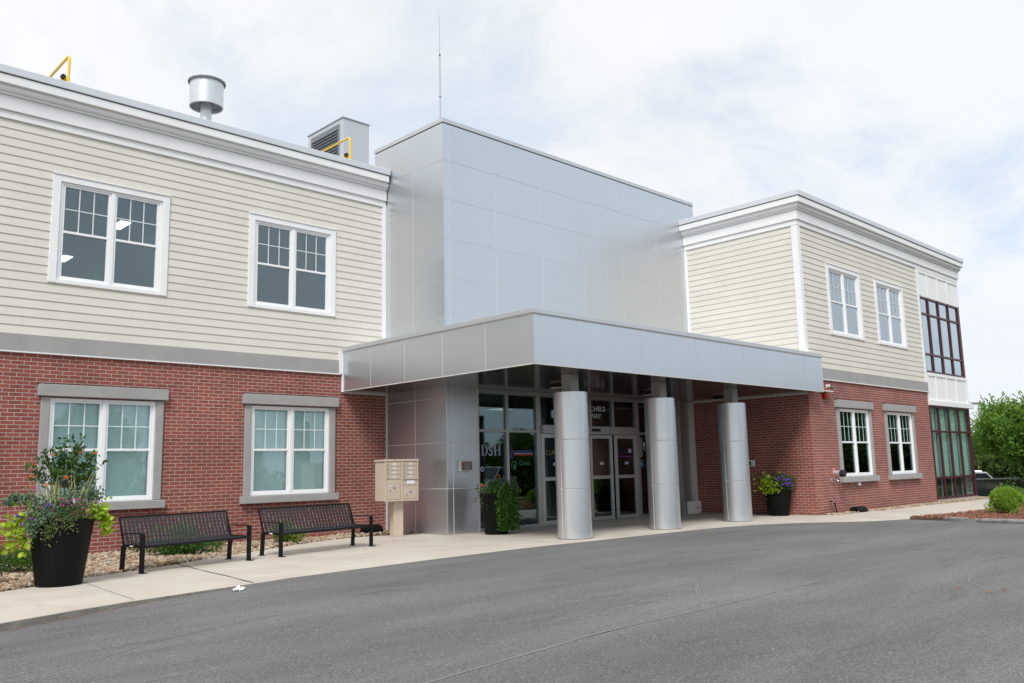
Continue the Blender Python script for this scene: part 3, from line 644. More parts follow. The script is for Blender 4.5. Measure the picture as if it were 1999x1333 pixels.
b.build('soffit', SOFFIT, BL)
b = MB(); b.box(cx0, cx1, cy0, cy0+.028, 3.842, 3.864); b.box(cx0, cx0+.028, cy0+.028, 20.03, 3.842, 3.864); b.box(xR-.03, xR-.002, yR, yT, 3.80, 3.85); b.box(cx0+.03, xT, yL-.03, yL-.002, 3.80, 3.85); b.build('soffit_trim', ALUW, BL)
for px, py in ((16.93, 15.68), (21.1, 15.75), (24.78, 15.72)):
    b = MB(); b.lathe((px, py, 3.847), [(.20, 0), (.20, -.035), (.165, -.035), (.165, -.05), (.24, -.05), (.24, -.062), (.0, -.07)], 28, cap=False)
    lo = b.build('soffit_light', BLACK, BL, smooth=30)
    b = MB(); b.lathe((px, py, 3.80), [(.17, -.005), (.242, -.02), (.242, -.034), (.15, -.034)], 28, cap=False); b.build('light_ring', ALUW, lo, smooth=30)
# columns
colp = None
for i_, px in enumerate((15.28, 18.82, 22.37)):
    py = 13.8
    b = MB()
    for z0, z1 in ((.02, 1.145), (1.165, 2.285), (2.305, 3.42)): b.lathe((px, py, 0), [(.40, z0), (.41, z0+.004), (.41, z1-.004), (.40, z1)], 64)
    c = b.build('column', SILVER2, BL, smooth=30)
    b = MB(); b.lathe((px, py, 0), [(.385, 0), (.385, .02), (.395, .02), (.395, 3.40)], 48)
    va = math.atan2(-py, -px)-R(42)                                # vertical panel joint
    b.box(-.008, .008, .39, .4125, .02, 3.42, M=Matrix.Translation((px, py, 0)) @ Matrix.Rotation(va-math.pi/2, 4, 'Z'))
    b.build('column_joint', ALUW, c, smooth=30)
    b = MB(); b.box(px-.145, px+.145, py-.145, py+.145, 3.421, 3.847); b.build('column_neck', mat('neck_paint', (.36, .35, .33), .6) if i_ == 0 else MATS['neck_paint'], c)

# storefront ------------------------------------------------------
yS = 17.60
SF = MB(); y0, y1 = yS-.06, yS+.06
SF.box(15.54, 24.8, y0-.10, y1, 3.735, 3.846)                       # head tube
SF.box(15.54, 15.68, y0, y1, .085, 3.733); SF.box(16.70, 16.80, y0, y1, .085, 3.733)
SF.box(17.92, 18.10, y0, y1, .0, 3.733); SF.box(22.57, 22.75, y0, y1, .0, 3.733); SF.box(24.66, 24.80, y0, y1, .085, 3.733)
for xa, xb_ in ((15.68, 16.70), (16.80, 17.92), (22.75, 24.66)):
    SF.box(xa, xb_, y0+.004, y1-.004, 2.67, 2.745); SF.box(xa, xb_, y0+.004, y1-.004, 0, .084)
SF.box(23.65, 23.75, y0+.002, y1-.002, .085, 3.733)
SF.box(15.54, 15.68, y0, y1, 0, .084)
sfo = SF.build('storefront_frame', ALU, BL); bevel(sfo, .006, 1)
b = MB(); b.box(18.10, 22.57, y0-.10, y1, 2.655, 2.905)
for xm in (19.17, 20.28, 21.39): b.box(xm, xm+.10, y0, y1, 2.907, 3.733)
dh = b.build('door_header', ALU, BL); bevel(dh, .008, 1)
b = MB(); b.box(20.25, 20.62, y0-.14, y0-.10, 2.74, 2.82); b.build('motion_sensor', BLACK, dh)
panes = [(15.68, 16.70, .085, 2.67), (15.68, 16.70, 2.745, 3.733), (16.80, 17.92, .085, 2.67), (16.80, 17.92, 2.745, 3.733), (22.75, 23.65, .085, 2.67), (22.75, 23.65, 2.745, 3.733), (23.75, 24.66, .085, 2.67), (23.75, 24.66, 2.745, 3.733)]
for xa, xb_, za_, zb_ in panes:
    b = MB(); b.box(xa-.01, xb_+.01, yS-.006, yS+.006, za_-.01, zb_+.01); b.build('pane', GLASSD, sfo)
for xa, xb_ in ((18.10, 19.17), (19.27, 20.28), (20.38, 21.39), (21.49, 22.57)):
    b = MB(); b.box(xa-.01, xb_+.01, yS-.006, yS+.006, 2.90, 3.74); b.build('transom_pane', GLASSD, dh)
doors = []
for i_, (xa, xb_, yy) in enumerate(((18.11, 19.20, -.03), (19.16, 20.31, .05), (20.33, 21.43, .05), (21.47, 22.56, -.03))):
    b = MB(); q0, q1 = yS+yy-.03, yS+yy+.03; sw = .115
    b.box(xa, xa+sw, q0, q1, .012, 2.65); b.box(xb_-sw, xb_, q0, q1, .012, 2.65)
    b.box(xa+sw, xb_-sw, q0+.002, q1-.002, 2.53, 2.65); b.box(xa+sw, xb_-sw, q0+.002, q1-.002, 1.28, 1.385); b.box(xa+sw, xb_-sw, q0+.002, q1-.002, .012, .14)
    dr = b.build('sliding_door', mat('door_aluminium', (.50, .51, .52), .35, metal=.7) if i_ == 0 else MATS['door_aluminium'], BL); bevel(dr, .006, 1)
    b = MB(); b.box(xa+sw-.01, xb_-sw+.01, yS+yy-.005, yS+yy+.005, .13, 1.29); b.box(xa+sw-.01, xb_-sw+.01, yS+yy-.005, yS+yy+.005, 1.375, 2.54); b.build('pane', GLASSD, dr)
    b = MB(); cxm = (xa+xb_)/2+.02; b.box(cxm-.075, cxm+.075, yS+yy-.012, yS+yy-.007, 1.72, 1.80); st = b.build('sticker', LABELW, dr)
    b = MB(); b.box(cxm-.03, cxm+.03, yS+yy-.015, yS+yy-.0125, 1.73, 1.79); b.build('sticker_print', LABELB, dr)
    doors.append((dr, yS+yy))
b = MB(); b.box(20.31, 20.33, yS+.02, yS+.06, .01, 2.65); b.build('door_gasket', RUB, BL)
# right jamb post, dark panel strip, pale corner trim
b = MB(); b.box(24.81, 25.0, 17.38, 17.66, 0, 3.846); bevel(b.build('jamb_post', ALU, BL), .006, 1)
b = MB()
for z0, z1 in ((.0, 1.165), (1.185, 2.36), (2.38, 3.545), (3.565, 3.846)): b.box(25.002, 25.50, 17.46, 17.5, z0, z1)
b.build('panel_strip', SILVER, BL)
b = MB(); b.box(25.002, 25.50, 17.475, 17.52, 0, 3.84); b.box(25.50, 25.70, 17.38, 17.62, 0, 3.846); b.build('corner_trim', ALUW, BL)
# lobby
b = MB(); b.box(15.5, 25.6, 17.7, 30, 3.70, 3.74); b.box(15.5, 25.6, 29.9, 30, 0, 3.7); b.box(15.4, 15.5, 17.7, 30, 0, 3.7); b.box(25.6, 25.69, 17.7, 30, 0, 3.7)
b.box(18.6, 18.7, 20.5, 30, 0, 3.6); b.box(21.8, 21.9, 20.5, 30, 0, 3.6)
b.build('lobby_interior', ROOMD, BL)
b = MB(); b.box(15.5, 25.6, 17.7, 30, -.1, -.001); b.build('lobby_floor', mat('lobby_floor', (.10, .10, .09), .4), BL)
for px, py in ((16.6, 20.5), (17.2, 23.5), (20.2, 21.5), (23.5, 21)):
    b = MB(); b.box(px-.3, px+.3, py-.3, py+.3, 3.685, 3.698); b.build('ceiling_light', mat('dim_light', (.8, .8, .8), .5, emit=(1, 1, .95, 1.2)) if px == 16.6 else MATS['dim_light'], BL)

# lettering -------------------------------------------------------
def text_mb(txt, x, y, z, h, mt, parent, name='lettering', wscale=1., align='LEFT', rotx=True, M=None):
    cu = bpy.data.curves.new('t', 'FONT'); cu.body = txt; cu.align_x = align; cu.extrude = .0015; cu.offset = .012; cu.size = 1
    ob = bpy.data.objects.new('t', cu); col.objects.link(ob)
    dg = bpy.context.evaluated_depsgraph_get(); me = bpy.data.meshes.new_from_object(ob.evaluated_get(dg)); bpy.data.objects.remove(ob)
    b_ = MB(); k_ = h/.70
    for v in me.vertices:
        p_ = (v.co.x*k_*wscale, -v.co.z, v.co.y*k_)
        b_.v.append((x+p_[0], y+p_[1], z+p_[2]) if M is None else tuple(M @ Vector(p_)))
    for f_ in me.polygons: b_.f.append(tuple(f_.vertices)); b_.mi.append(0)
    return b_.build(name, mt, parent)
yG = yS-.010
def star(b_, px, pz, r0, r1, n_, y_=yG, a0=0, a1=2*math.pi, t=.002):
    # ring segment facing -y
    for i in range(n_):
        a, c = a0+(a1-a0)*i/n_, a0+(a1-a0)*(i+1)/n_
        b_.q([(px+r0*math.cos(a), y_, pz+r0*math.sin(a)), (px+r1*math.cos(a), y_, pz+r1*math.sin(a)), (px+r1*math.cos(c), y_, pz+r1*math.sin(c)), (px+r0*math.cos(c), y_, pz+r0*math.sin(c))])
text_mb('MICHELS', 20.60, yG, 3.385, .155, TXTW, dh, wscale=1.15, align='CENTER')
text_mb('WAY', 20.62, yG, 3.155, .155, TXTW, dh, wscale=1.05, align='CENTER')
# first pane: high contrast serif DSH
b = MB(); zb0, zb1 = 2.02, 2.325
def sb(x0, x1, z0, z1): b.box(x0, x1, yG-.003, yG, z0, z1)
sb(15.80, 15.855, zb0, zb1); sb(15.77, 15.89, zb0, zb0+.012); sb(15.77, 15.89, zb1-.012, zb1)
nn_ = 16
for i in range(nn_):
    a, c = -math.pi/2+math.pi*i/nn_, -math.pi/2+math.pi*(i+1)/nn_; zc_ = (zb0+zb1)/2; hh = (zb1-zb0)/2
    P_ = lambda a_, ro: (15.87+ro*math.cos(a_), yG-.002, zc_+(hh if ro > .1 else hh-.012)*math.sin(a_))
    b.q([P_(a, .085), P_(a, .145), P_(c, .145), P_(c, .085)])
sb(16.27, 16.325, zb0, zb1); sb(16.25, 16.345, zb0, zb0+.012); sb(16.25, 16.345, zb1-.012, zb1)
sb(16.43, 16.485, zb0, zb1); sb(16.41, 16.505, zb0, zb0+.012); sb(16.41, 16.505, zb1-.012, zb1); sb(16.325, 16.43, 2.165, 2.18)
b.build('lettering', TXTBLUEG, sfo)
text_mb('S', 16.04, yG, zb0, zb1-zb0, TXTBLUEG, sfo, wscale=.85)
b = MB(); star(b, 15.80, 1.66, .028, .075, 20); b.build('round_logo', TXTBLUEG, sfo)
text_mb('—', 15.93, yG, 1.74, .09, TXTTEAL, sfo, name='logo_print')
# second pane
b = MB(); b.q([(16.86, yG, 1.93), (16.97, yG, 1.93), (16.915, yG, 2.42)]); b.box(17.0, 17.76, yG-.002, yG, 2.10, 2.17); b.build('blue_logo', TXTBLUE, sfo)
b = MB(); b.q([(16.925, yG-.004, 2.07), (16.98, yG-.004, 2.12), (16.955, yG-.004, 2.27)]); b.box(17.0, 17.78, yG-.002, yG, 2.02, 2.058); b.build('red_logo', TXTRED, sfo)
b = MB(); b.box(17.0, 17.77, yG-.002, yG, 2.066, 2.09); b.build('white_stripe', TXTBLUEG, sfo)
b = MB(); star(b, 17.02, 1.74, .09, .125, 20, a0=.2, a1=3.6); star(b, 17.04, 1.72, .0, .06, 14); star(b, 17.02, 1.72, .07, .10, 14, a0=3.9, a1=5.6); b.build('green_swirl_logo', TXTGRN, sfo)
text_mb('Quest', 17.21, yG, 1.75, .13, TXTGRN, sfo, wscale=.95)
# door lettering
d1, yd = doors[0]; text_mb('CURR', 18.26, yd-.010, 2.03, .14, TXTGOLD, d1, wscale=1.15)
b = MB(); b.box(18.50, 18.78, yd-.012, yd-.009, 1.93, 1.965); b.build('blue_print', TXTBLUE, d1)
d4, yd = doors[3]; text_mb('DMC', 21.62, yd-.010, 2.06, .16, TXTNAVY, d4, wscale=1.0)
b = MB(); P_ = [(22.22+.115*math.sin(2*math.pi*i/5), yd-.010, 2.155+.115*math.cos(2*math.pi*i/5)) for i in range(5)][::-1]; b.q(P_)
b.box(21.62, 22.34, yd-.012, yd-.009, 1.955, 1.99); b.build('purple_logo', TXTPUR, d4)
b = MB()
for dx_ in (-.05, 0, .05): b.box(22.22+dx_-.012, 22.22+dx_+.012, yd-.016, yd-.012, 2.09, 2.19+(.02 if dx_ == 0 else 0)); 
b.box(22.15, 22.29, yd-.015, yd-.0125, 2.13, 2.145); b.build('white_figures', TXTW, d4)
b = MB(); b.q([(22.34, yd-.012, 1.39), (22.44, yd-.012, 1.39), (22.44, yd-.012, 1.47)]); b.build('red_corner_sticker', RED, d4)
# double helix pane
b = MB(); pts1 = [(22.86+.05*math.sin(i*.55), yG-.002, 1.95+.62*i/16) for i in range(17)]; pts2 = [(22.86-.05*math.sin(i*.55), yG-.002, 1.95+.62*i/16) for i in range(17)]
b.tube(pts1, .008, 4); b.tube(pts2, .008, 4); b.build('helix_logo', TXTW, sfo)
text_mb('B', 22.97, yG, 2.31, .12, TXTW, sfo); text_mb('C', 22.97, yG, 2.17, .12, TXTW, sfo)
b = MB(); star(b, 22.93, 1.72, .075, .12, 24, a0=1.6, a1=4.6); b.build('teal_ring_logo', TXTTEAL, sfo)
b = MB(); star(b, 22.93, 1.72, .075, .12, 24, a0=4.6, a1=7.9); b.build('blue_ring_logo', TXTBLUE, sfo)
b = MB(); b.q([(22.82, yG-.003, 1.75), (22.86, yG-.003, 1.75), (22.94, yG-.003, 1.70), (22.90, yG-.003, 1.69)]); b.build('white_swoosh', TXTW, sfo)

# windows -----------------------------------------------------------
def window(cx_, y, z0, z1, kind, glass, label=None):
    # white double casement frame between z0..z1, width 2.26
    w2 = 1.13
    root = None
    b = MB()
    if kind == 'upper':
        fz0 = z0+.03
    else:
        fz0 = z0
    # sash frames
    b = MB(); fy0, fy1 = y-.02, y+.08
    b.box(cx_-w2, cx_-w2+.06, fy0, fy1, fz0, z1); b.box(cx_+w2-.06, cx_+w2, fy0, fy1, fz0, z1)
    b.box(cx_-w2+.06, cx_+w2-.06, fy0, fy1, z1-.05, z1); b.box(cx_-w2+.06, cx_+w2-.06, fy0, fy1, fz0, fz0+.06)
    b.box(cx_-.045, cx_+.045, fy0-.004, fy1, fz0+.06, z1-.05)
    gx = [(cx_-w2+.06, cx_-.045), (cx_+.045, cx_+w2-.06)]; hs_ = .052; zmid = z0+(z1-z0)*.505
    for a_, c_ in gx:
        b.box(a_, a_+hs_, fy0+.02, fy1, fz0+.06, z1-.05); b.box(c_-hs_, c_, fy0+.02, fy1, fz0+.06, z1-.05)
        b.box(a_+hs_, c_-hs_, fy0+.02, fy1, z1-.05-hs_+.01, z1-.05); b.box(a_+hs_, c_-hs_, fy0+.02, fy1, fz0+.06, fz0+.06+hs_)
        b.box(a_+hs_, c_-hs_, fy0+.015, fy1, zmid-.028, zmid+.028)
    root = b.build('window', VINYL, BL); bevel(root, .005, 1)
    if kind == 'upper':
        t0, t1, tb = cx_-1.295, cx_+1.295, z0-.03
        for a_, c_ in ((t0, cx_-w2), (cx_+w2, t1)):
            b = MB(); b.box(a_, c_, y-.055, y+.02, tb, z1+.15); bevel(b.build('casing', WHITE, root), .006, 1)
        b = MB(); b.box(cx_-w2, cx_+w2, y-.054, y+.02, z1+.002, z1+.149); bevel(b.build('head_casing', WHITE, root), .004, 1)
        b = MB(); b.box(t0-.01, t1+.01, y-.075, y+.02, z1+.152, z1+.17); b.build('drip_cap', WHITE, root)
        b = MB(); b.box(cx_-w2+.002, cx_+w2-.002, y-.05, y-.021, z0-.03, z0+.055); b.build('sill', WHITE, root)
    else:
        j = .175
        for a_, c_ in ((cx_-w2-j, cx_-w2-.002), (cx_+w2+.002, cx_+w2+j)):
            b = MB(); b.box(a_, c_, y-.06, y+.02, z0-.0, z1+.02); bevel(b.build('jamb', STUCCO, root), .01, 1)
        b = MB(); b.box(cx_-1.38, cx_+1.38, y-.13, y+.02, z1+.03, z1+.285); bevel(b.build('lintel', STUCCO, root), .01, 1)
        b = MB(); b.box(cx_-1.385, cx_+1.385, y-.11, y+.02, z1+.286, z1+.30); b.build('lintel_flashing', BLACK, root)
        b = MB(); b.box(cx_-1.385, cx_+1.385, y-.14, y+.02, z0-.19, z0-.005); bevel(b.build('sill', STUCCO, root), .012, 1)
    # muntins in the upper lights
    b = MB()
    for a_, c_ in gx:
        a2, c2 = a_+hs_, c_-hs_; zt_, zm_ = z1-.05-hs_+.01, zmid+.028
        for t_ in (1/3, 2/3): xm = a2+(c2-a2)*t_; b.box(xm-.012, xm+.012, y+.024, y+.032, zm_, zt_)
        zq = (zt_+zm_)/2; b.box(a2, c2, y+.022, y+.034, zq-.011, zq+.011)
    b.build('muntins', MUNW if kind == 'upper' or y > 19 else MUNG, root)
    for a_, c_ in gx:
        b = MB(); b.box(a_+hs_-.01, c_-hs_+.01, y+.038, y+.044, fz0+.1, z1-.09); b.build('pane', glass, root)
    return root
def room(x0, x1, y0, y1, z0, z1, mt, lights=()):
    b = MB(); b.q([(x0, y1, z0), (x0, y1, z1), (x1, y1, z1), (x1, y1, z0)]); b.q([(x0, y0, z0), (x0, y0, z1), (x0, y1, z1), (x0, y1, z0)]); b.q([(x1, y1, z0), (x1, y1, z1), (x1, y0, z1), (x1, y0, z0)])
    b.q([(x0, y0, z1), (x1, y0, z1), (x1, y1, z1), (x0, y1, z1)]); b.q([(x0, y0, z0), (x0, y1, z0), (x1, y1, z0), (x1, y0, z0)])
    b.build('room_interior', mt, BL)
    for lx, ly in lights:
        b = MB(); b.box(lx-.15, lx+.15, ly-.45, ly+.45, z1-.03, z1-.012); b.build('ceiling_light', CEILT, BL)
for c in UL: window(c, yL, 5.92, 8.19, 'upper', GLASSU)
for c in LL:
    w_ = window(c, yL, 1.13, 3.375, 'lower', GLASS)
    b = MB(); b.box(c-1.1, c+1.1, yL+.125, yL+.13, 1.1, 3.4); b.build('roller_shade', SHADE, w_)
for c in UR: window(c, yR, 5.92, 8.19, 'upper', GLASSR)
for c in LR: window(c, yR, 1.15, 3.40, 'lower', GLASSD)
room(-3, 9.9, yL+.19, 34, 5.2, 9.15, mat('office_wall', (.17, .19, .20), .9), [(8.93, 25.95), (8.93, 31.2)])
room(9.95, 14.3, yL+.19, 30, 5.2, 9.15, MATS['office_wall'])
room(26.4, 35.2, yR+.19, 17.2, 5.2, 9.0, mat('meeting_room_wall', (.33, .33, .40), .9), [(33.5, 15)])
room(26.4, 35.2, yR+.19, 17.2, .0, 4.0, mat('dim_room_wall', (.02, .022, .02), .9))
room(35.8, 39.9, yR+.5, 17.2, .1, 3.75, ROOMG); room(35.8, 39.9, yR+.5, 17.2, 5.2, 8.2, ROOMG)

# curtain walls
def curtain(z0, z1, trans, shade=None):
    b = MB(); ya, yb = yR-.025, yR+.06
    xm = [35.62, 36.57, 37.68, 38.80, 39.93]
    b.box(xm[0], xm[0]+.10, ya, yb, z0, z1)
    for x_ in xm[1:]: b.box(x_-.045, x_+.045, ya, yb, z0, z1)
    bays = [(xm[0]+.10, xm[1]-.055)]+[(xm[i]+.055, xm[i+1]-.055) for i in range(1, 4)]
    for a_, c_ in bays:
        for zt_ in (z0, z1-.08, *trans): b.box(a_, c_, ya+.004, yb-.004, zt_, zt_+.08)
    # return mullion round the corner
    b.box(39.985, 40.08, ya+.002, yb, z0, z1)
    fr_ = b.build('curtain_wall', MAROON, BL); bevel(fr_, .006, 1)
    cuts = [z0+.08, *[t_ for t_ in trans], z1-.08]
    zs2 = sorted([z0+.08, z1-.08]+[t_ for t_ in trans]+[t_+.08 for t_ in trans])
    for a_, c_ in bays:
        for i in range(0, len(zs2)-1, 2):
            b = MB(); b.box(a_-.01, c_+.01, yR+.03, yR+.038, zs2[i]-.01, zs2[i+1]+.01); b.build('pane', GLASSL if z0 < 4 else GLASSC, fr_)
    if shade:
        b = MB()
        for a_, c_ in bays: b.box(a_+.03, c_-.03, yR+.14, yR+.145, shade[0], shade[1])
        b.build('roller_shade', SHADEG, fr_)
    b = MB()
    for a_, c_ in bays: b.box(c_-.005, c_+.06, yR+.10, yR+.12, z0+.02, z1-.02)
    b.build('inner_mullion', MATS['grey_cabinet'], fr_)
curtain(.09, 3.78, (.89, 2.72), (.93, 3.74)); curtain(5.12, 8.24, (5.83, 7.49), (5.9, 8.2))
for z0, z1 in ((3.80, 5.11), (8.25, 9.34)):
    b = MB(); b.box(35.62, xE, yR-.02, yR+.01, z0-.01, z1+.005)
    b.box(35.62, xE+.02, yR-.05, yR-.022, z1-.13, z1)
    if z0 < 4: b.box(35.62, xE+.02, yR-.05, yR-.022, z0, z0+.16)
    for x_ in (35.70, 36.57, 37.68, 38.80, 40.02): b.box(x_-.07, x_+.07, yR-.048, yR-.022, z0+(.16 if z0 < 4 else 0), z1-.13)
    if z0 < 4: b.box(35.6, xE+.35, yR-.12, yR+.02, 3.79, 3.99)
    bevel(b.build('panelled_spandrel', WHITE, BL), .005, 1)

# ------------------------------------------------------------------ roof and wall fittings (things of their own)
t = thing('exhaust_stack', (10.15, 23, 10.2), 'round silver rooftop exhaust stack with wide drum cowl above the left parapet', 'vent')
b = MB(); b.lathe((10.15, 23, 0), [(.16, 10.2), (.16, 12.5)], 24); b.build('pipe', GALV, t, smooth=30)
b = MB(); b.lathe((10.15, 23, 0), [(.44, 12.22), (.455, 12.2), (.47, 12.22), (.47, 12.98), (.44, 12.98), (.44, 12.22)], 48, cap=False); b.build('cowl', GALV, t, smooth=30)
b = MB(); b.lathe((10.15, 23, 0), [(.18, 12.32), (.44, 12.30), (.44, 12.9)], 32, cap=False); b.lathe((10.15, 23, 0), [(.47, 12.95), (.525, 12.93), (.53, 12.98), (.45, 13.0), (.0, 13.0)], 16, cap=False); b.build('cap_ring', GREYD, t, smooth=20)
t = thing('rooftop_air_unit', (15.43, 24, 10.2), 'grey box air handling unit with louvred side on the roof beside the silver block', 'air unit')
b = MB(); b.box(15.43, 16.50, 24, 26.3, 10.2, 13.72); b.box(15.39, 16.54, 23.96, 26.34, 13.722, 13.75); bevel(b.build('cabinet', GREYM, t), .015, 1)
b = MB(); b.box(15.40, 15.428, 24.22, 26.05, 11.0, 13.55)
b.build('louvre_frame', GREYD, t)
b = MB()
for i in range(20):
    z_ = 11.3+i*.11; b.extr([(15.395, 0, z_), (15.34, 0, z_-.05), (15.345, 0, z_-.065), (15.395, 0, z_-.02)], (0, 24.3, 0), (0, 25.97, 0))
b.build('louvre_slats', mat('louvre_grey', (.22, .24, .27), .5), t)
def rail(x, y0_, y1_, ztop, label):
    t = thing('roof_ladder_rail', (x, y0_, 10.2), label, 'safety rail', 'yellow ladder rails at the roof edge')
    b = MB(); c_ = .12
    pts = [(x, y0_, 10.2), (x, y0_, ztop-c_)]+[(x, y0_+c_-c_*math.cos(a), ztop-c_+c_*math.sin(a)) for a in (.4, .8, 1.2)]+[(x, y0_+c_, ztop), (x, y1_-c_, ztop)]+[(x, y1_-c_+c_*math.sin(a), ztop-c_+c_*math.cos(a)) for a in (.4, .8, 1.2)]+[(x, y1_, ztop-c_), (x, y1_, 10.2)]
    b.tube(pts, .032, 10); b.build('hoop', YEL, t, smooth=40)
    b = MB(); b.box(x-.12, x+.05, y0_+.1, y0_+.2, 10.2, 10.93); b.build('bracket', YEL, t)
    b = MB(); b.lathe((0, 0, 0), [(.055, -.04), (.055, .04)], 16, M=Matrix.Translation((x-.1, y0_+.05, 10.9)) @ Matrix.Rotation(R(90), 4, 'X')); b.build('roller', RUB, t, smooth=30)
rail(5.776, 20.6, 23.3, 11.44, 'yellow tube rail above the roof edge at the far left of the photo')
rail(13.49, 20.6, 23.2, 11.46, 'yellow tube rail in front of the grey rooftop air unit')
t = thing('antenna', (14.44, 17.56, 11.29), 'thin pale whip antenna on the corner of the silver block', 'antenna')
b = MB(); b.tube([(14.44, 17.56, 11.29), (14.44, 17.56, 13.2)], .022, 8); b.build('mast', GREYM, t, smooth=40)
b = MB(); b.tube([(14.44, 17.56, 13.2), (14.44, 17.56, 14.42)], .015, 6, r1=.009); b.build('whip', GREYM, t, smooth=40)
b = MB(); b.lathe((14.44, 17.56, 0), [(.03, 13.17), (.03, 13.22)], 12); b.lathe((14.44, 17.56, 0), [(.03, 11.95), (.03, 11.98)], 12); b.build('collar', GREYD, t, smooth=40)

t = thing('key_box', (14.99, yT, 1.62), 'small red and clear fire key box on the silver panel left of the doors', 'key box')
b = MB(); b.box(14.79, 15.21, yT-.10, yT-.001, 1.615, 1.885); bevel(b.build('clear_cover', CLEARP, t), .012, 2)
b = MB(); b.box(14.83, 15.18, yT-.108, yT-.101, 1.645, 1.86); b.build('red_frame', mat('dull_red', (.24, .035, .035), .4), t)
b = MB(); b.box(14.89, 15.12, yT-.113, yT-.1085, 1.66, 1.83); b.build('panel', mat('key_panel', (.16, .20, .19), .3), t)
b = MB(); b.lathe((0, 0, 0), [(.014, 0), (.014, .01)], 12, M=Matrix.Translation((15.165, yT-.109, 1.76)) @ Matrix.Rotation(R(90), 4, 'X')); b.lathe((0, 0, 0), [(.02, 0), (.02, .05)], 12, M=Matrix.Translation((15.08, yT-.03, 1.60)) @ Matrix.Rotation(R(90), 4, 'X')); b.build('lock', CHROME, t, smooth=30)
t = thing('door_control_box', (25.2, 17.2, 0), 'low white box with tiny green mark at the foot of the grey panel strip', 'control box')
b = MB(); b.box(24.97, 25.62, 17.22, 17.36, .0, .42); bevel(b.build('casing', WHITE, t), .01, 2)
b = MB(); b.box(25.37, 25.43, 17.214, 17.219, .17, .23); b.build('green_mark', TXTGRN, t)
b = MB(); b.box(25.45, 25.53, 17.214, 17.219, .18, .21); b.box(25.36, 25.50, 17.214, 17.219, .05, .062); b.build('grey_print', GREYM, t)
b = MB(); b.box(25.55, 25.62, 17.213, 17.219, .0, .03); b.build('red_mark', RED, t)
t = thing('card_reader', (xR, 15.28, 1.64), 'white door entry reader with black square on the shaded brick return', 'card reader')
b = MB(); b.box(xR-.04, xR-.001, 15.10, 15.40, 1.56, 1.76); bevel(b.build('plate', WHITE, t), .008, 1)
b = MB(); b.box(xR-.055, xR-.041, 15.22, 15.35, 1.60, 1.71); b.build('reader', BLACK, t)
t = thing('fire_strobe', (26.74, yR, 3.77), 'round red fire bell on brick just under the right end of the canopy', 'fire bell')
b = MB(); b.box(26.66, 26.82, yR-.04, yR-.001, 3.70, 3.86); b.build('back_box', RED, t)
b = MB(); b.lathe((0, 0, 0), [(.0, .12), (.06, .115), (.10, .09), (.115, .05), (.115, .02), (.08, .0)], 24, cap=False, M=Matrix.Translation((26.74, yR-.04, 3.78)) @ Matrix.Rotation(R(90), 4, 'X')); b.build('gong', RED, t, smooth=40)
t = thing('alarm_light', (26.9, yR, 4.0), 'small red and green lamp on a white bracket at the canopy end', 'alarm light')
b = MB(); b.box(26.45, 27.02, yR-.22, yR-.001, 3.905, 3.93); b.box(26.95, 27.01, yR-.12, yR-.001, 3.931, 4.16); b.build('bracket', WHITE, t)
b = MB(); b.lathe((0, 0, 0), [(.05, 0), (.06, .05), (.045, .10), (.0, .12)], 16, M=Matrix.Translation((26.93, yR-.15, 4.02)) @ Matrix.Rotation(R(70), 4, 'X')); b.build('green_lens', GREENB, t, smooth=40)
b = MB(); b.lathe((26.83, yR-.12, 3.935), [(.045, 0), (.05, .10), (.03, .14)], 14); b.build('red_lens', RED, t, smooth=40)
Q = Matrix.Rotation(R(90), 4, 'X')
t = thing('fire_connection', (27.07, yR, 1.3), 'fire department hose connection with round red plate and black cap', 'hose connection')
b = MB(); b.lathe((0, 0, 0), [(.17, 0), (.17, .012), (.10, .022)], 32, M=Matrix.Translation((27.06, yR-.002, 1.29)) @ Q); b.build('wall_plate', mat('faded_red', (.46, .16, .15), .5), t, smooth=30)
b = MB(); b.lathe((0, 0, 0), [(.075, 0), (.07, .12), (.085, .13), (.085, .20)], 24, M=Matrix.Translation((27.06, yR-.024, 1.29)) @ Q); b.build('spout', GALV, t, smooth=30)
b = MB(); b.lathe((0, 0, 0), [(.11, 0), (.115, .02), (.115, .13), (.10, .15)], 24, M=Matrix.Translation((27.05, yR-.225, 1.27)) @ Q); b.build('cap', RUB, t, smooth=30)
t = thing('drain_outlet', (26.9, yR, 1.06), 'small chrome pipe outlet on brick directly below the hose connection', 'pipe outlet')
b = MB(); b.lathe((0, 0, 0), [(.085, 0), (.08, .015), (.045, .025), (.045, .09)], 20, M=Matrix.Translation((26.9, yR-.002, 1.07)) @ Q); b.build('flange', CHROME, t, smooth=30)
b = MB(); b.tube([(26.9, yR-.09, 1.07), (26.9, yR-.15, 1.06), (26.9, yR-.19, 1.02)], .04, 10); b.build('spout', CHROME, t, smooth=40)
t = thing('junction_box', (28.70, yR, .9), 'small grey electrical box on brick under the nearer window sill', 'electrical box')
b = MB(); b.box(28.60, 28.80, yR-.09, yR-.001, .83, .965); bevel(b.build('casing', GALV, t), .01, 1)
b = MB(); b.box(28.66, 28.74, yR-.096, yR-.0905, .865, .93); b.build('cover_plate', WHITE, t)
t = thing('gas_riser', (26.7, yR, 0), 'thin black pipe riser with silver valves low on the brick wall', 'pipe')
b = MB(); b.tube([(26.62, yR-.0, .40), (26.62, yR-.10, .40), (26.70, yR-.12, .34), (26.76, yR-.12, .15), (26.84, yR-.12, -.02)], .022, 8); b.build('pipe', BLACK, t, smooth=40)
b = MB(); b.lathe((26.63, yR-.11, .36), [(.035, 0), (.035, .07)], 12); b.lathe((26.77, yR-.12, .17), [(.034, 0), (.034, .06)], 12); b.build('valves', CHROME, t, smooth=30)
